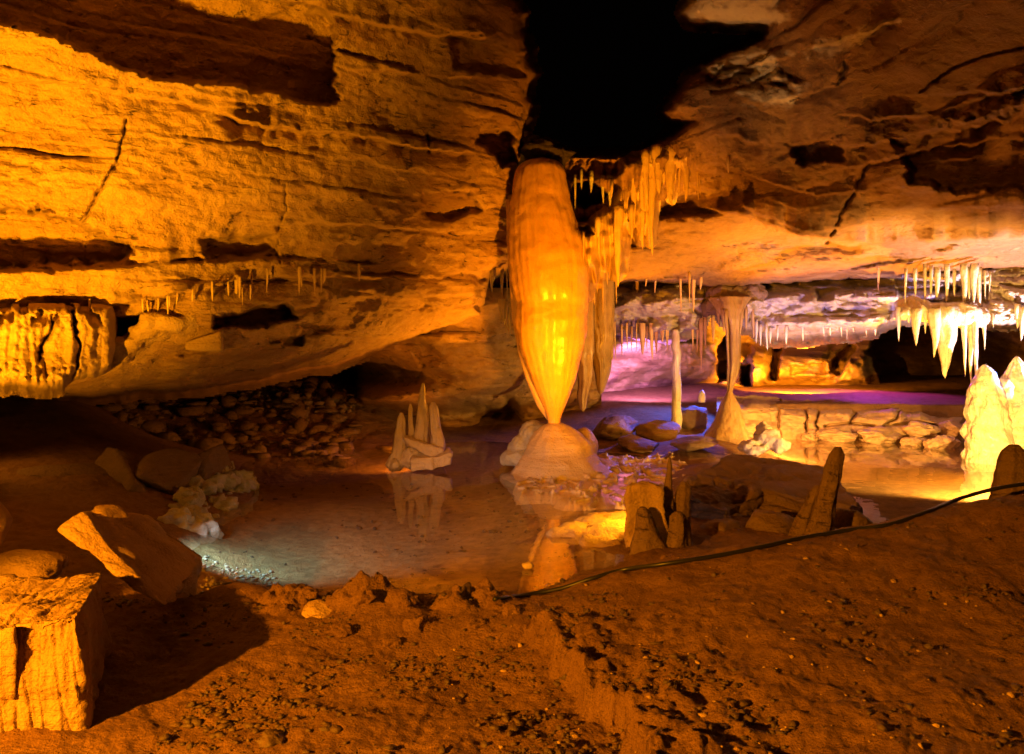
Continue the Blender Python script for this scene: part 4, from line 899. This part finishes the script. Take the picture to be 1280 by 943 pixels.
px = r.uniform(250, 720, n); Y = 1 / r.uniform(1 / 11.5, 1 / 5.8, n); X = (px - HX) / F * Y; Z = gh(X, Y); sz = .006 + .03 * r.rand(n) ** 4
k_ = (Z < -.02) & (fbm(X, Y, 4.4, 3) > -.1)
scatter('bed_pebbles', np.stack([X, Y, Z + sz * .3], -1)[k_], sz[k_], M_CLOD, 4)
n = 190
px = r.uniform(560, 1330, n); Y = 1 / r.uniform(1 / 5.6, 1 / 2.8, n); X = (px - HX) / F * Y; Z = gh(X, Y); sz = .005 + .016 * r.rand(n) ** 3
scatter('bank_pebbles', np.stack([X, Y, Z + sz * .15], -1), sz, M_BLOCK, 5)

# ------------------------------------------------------------------ lamps of the show cave and added fill spots, hidden or turned away
def lamp(name, loc, W_, col, r=.05, aim=None, cone=110, blend=.4):
    l = bpy.data.lights.new(name, 'SPOT' if aim is not None else 'POINT'); l.energy = W_; l.color = col; l.shadow_soft_size = r
    o = bpy.data.objects.new(name, l); COL.objects.link(o); o.location = loc
    if aim is not None:
        l.spot_size = math.radians(cone); l.spot_blend = blend
        o.rotation_euler = (Vector(aim) - Vector(loc)).to_track_quat('-Z', 'Y').to_euler()
    return o
lamp('path_and_fill_lamp', (-3.2, .5, 1.9), 3700, (1, .32, .006), .05, (-1.0, 3.5, .15), 74, .45)
lamp('path_and_fill_lamp', (-.6, -1.4, 3.4), 400, (1, .38, .035), .12, (-.7, 9.2, 0), 32, .8)  # added fill from behind the camera, brightens the pool
lamp('path_and_fill_lamp', (-.7, -1.6, 3.2), 45, (1, .26, .01), .12, (2.2, 4.5, .4), 60, .9)  # added dim fill for the right bank
lamp('wall_lamp', W(-330, 690, 3.9), 5600, (1, .39, .005), .06, W(-30, 150, 7.3), 80, .9)
lamp('ledge_lamp', W(-150, 620, 6.0), 110, (1, .36, .01), .06, W(260, 330, 9.0), 90, .9)
lamp('stalactite_and_fill_lamp', W(803, 642, 7.8), 2600, (1, .31, .003), .11, W(735, 365, 11.4), 72, 1)
lamp('stalactite_and_fill_lamp', W(807, 611, 7.5), 120, (1, .40, .015), .05, W(735, 655, 7.9), 150, .6)
lamp('stalactite_and_fill_lamp', W(812, 644, 7.9), 260, (1, .52, .16), .06, W(930, 80, 9.6), 40, .9)  # added spot, brightens the pale ceiling rim
lamp('stalactite_and_fill_lamp', W(809, 643, 7.85), 900, (1, .38, .008), .06, W(785, 262, 11.3), 24, .7)  # added narrow spot, lifts the flowstone cascade
lamp('gap_lamp', W(655, 553, 12.9), 800, (1, .34, .006), .05, W(560, 385, 12.0), 92, 1)
lamp('recess_fill', W(525, 562, 12.2), 170, (1, .30, .015), .05, W(340, 515, 15.0), 120, .6)  # added spot behind the ship cluster to light the rubble slope
lamp('ceiling_fill', W(800, 545, 13.6), 1000, (1, .35, .005), .05, W(815, 322, 12.9), 56, .9)  # four added upward spots spread light along the ceiling lip and above
lamp('ceiling_fill', W(965, 549, 13.3), 1500, (1, .35, .005), .05, W(985, 322, 13.1), 58, .9)
lamp('ceiling_fill', W(1140, 549, 14.0), 1500, (1, .36, .008), .05, W(1140, 320, 12.9), 56, .9)
lamp('ceiling_fill', W(965, 549, 13.3), 520, (1, .30, .008), .05, W(1060, 230, 11.0), 90, 1)
lamp('rim_fill', W(966, 548, 12.9), 850, (1, .42, .08), .05, W(1080, 528, 15), 120, .6)  # added for more light on the far rim
lamp('pool_lamp', W(205, 620, 6.6), 300, (.34, .74, 1.0), .04, W(345, 684, 7.3), 92, 1)
lamp('stalagmite_lamp', W(1268, 578, 9.6), 1800, (1, .54, .10), .05, W(1200, 560, 12.2), 170, .4)
lamp('edge_and_fill_lamp', W(1420, 540, 11.2), 2000, (1, .70, .78), .06, W(1250, 350, 12.7), 84, .7)
lamp('edge_and_fill_lamp', W(1420, 470, 10.0), 2600, (1, .40, .02), .06, W(1090, 580, 12.2), 50, .7)  # added off-frame spot, brightens the right pool and rim
lamp('lavender_lamp', W(1000, 590, 10.6), 1500, (.62, .42, 1.0), .06, W(1040, 385, 14.6), 46, .8)
lamp('lavender_lamp', W(850, 570, 11.6), 190, (.50, .22, 1.0), .06, W(850, 385, 15.0), 46, .8)
lamp('violet_lamp', W(1080, 396, 20), 760, (.60, .06, .62), .08, W(1055, 520, 18.6), 118, .6)
lamp('pink_and_fill_lamp', W(800, 445, 16.8), 800, (.78, .28, 1.0), .08, W(800, 486, 18.6), 110, .6)
lamp('blue_lamp', W(905, 420, 16.4), 1300, (.05, .12, 1.0), .08, W(842, 522, 15.4), 76, .9)
lamp('blue_lamp', W(1292, 500, 11.6), 500, (.01, .20, 1.0), .05, W(1216, 448, 12.6), 24, .5)
lamp('bank_fill', W(-60, 500, 8.0), 30, (1, .36, .02), .06, W(140, 610, 8.6), 110, .8)  # added dim spot to lift the left bank slabs
lamp('pink_and_fill_lamp', W(1000, 586, 10.8), 45, (1, .50, .46), .05, W(955, 552, 12.2), 60, .7)  # added small spot, lightens the pink rock
lamp('chamber_lamp', W(1000, 474, 18.6), 5000, (1, .32, .008), .08, W(985, 440, 24), 110, .6)

w = bpy.data.worlds.new('World'); SC.world = w; w.use_nodes = True
w.node_tree.nodes['Background'].inputs[0].default_value = (.02, .012, .008, 1)
w.node_tree.nodes['Background'].inputs[1].default_value = .02

cam = bpy.data.cameras.new('camera'); co = bpy.data.objects.new('camera', cam); COL.objects.link(co)
co.location = (0, 0, ZC); co.rotation_euler = (math.pi / 2, 0, 0)
cam.sensor_width = 36; cam.lens = 36 * F / 1280; cam.shift_y = -(471.5 - HY) / 1280
cam.clip_end = 200; cam.clip_start = .05
SC.camera = co
SC.view_settings.view_transform = 'Standard'; SC.view_settings.look = 'None'
SC.view_settings.exposure = 0; SC.view_settings.gamma = 1
SC.cycles.use_denoising = True
SC.cycles.max_bounces = 6; SC.cycles.diffuse_bounces = 3; SC.cycles.glossy_bounces = 3; SC.cycles.transparent_max_bounces = 8
SC.cycles.sample_clamp_indirect = 6
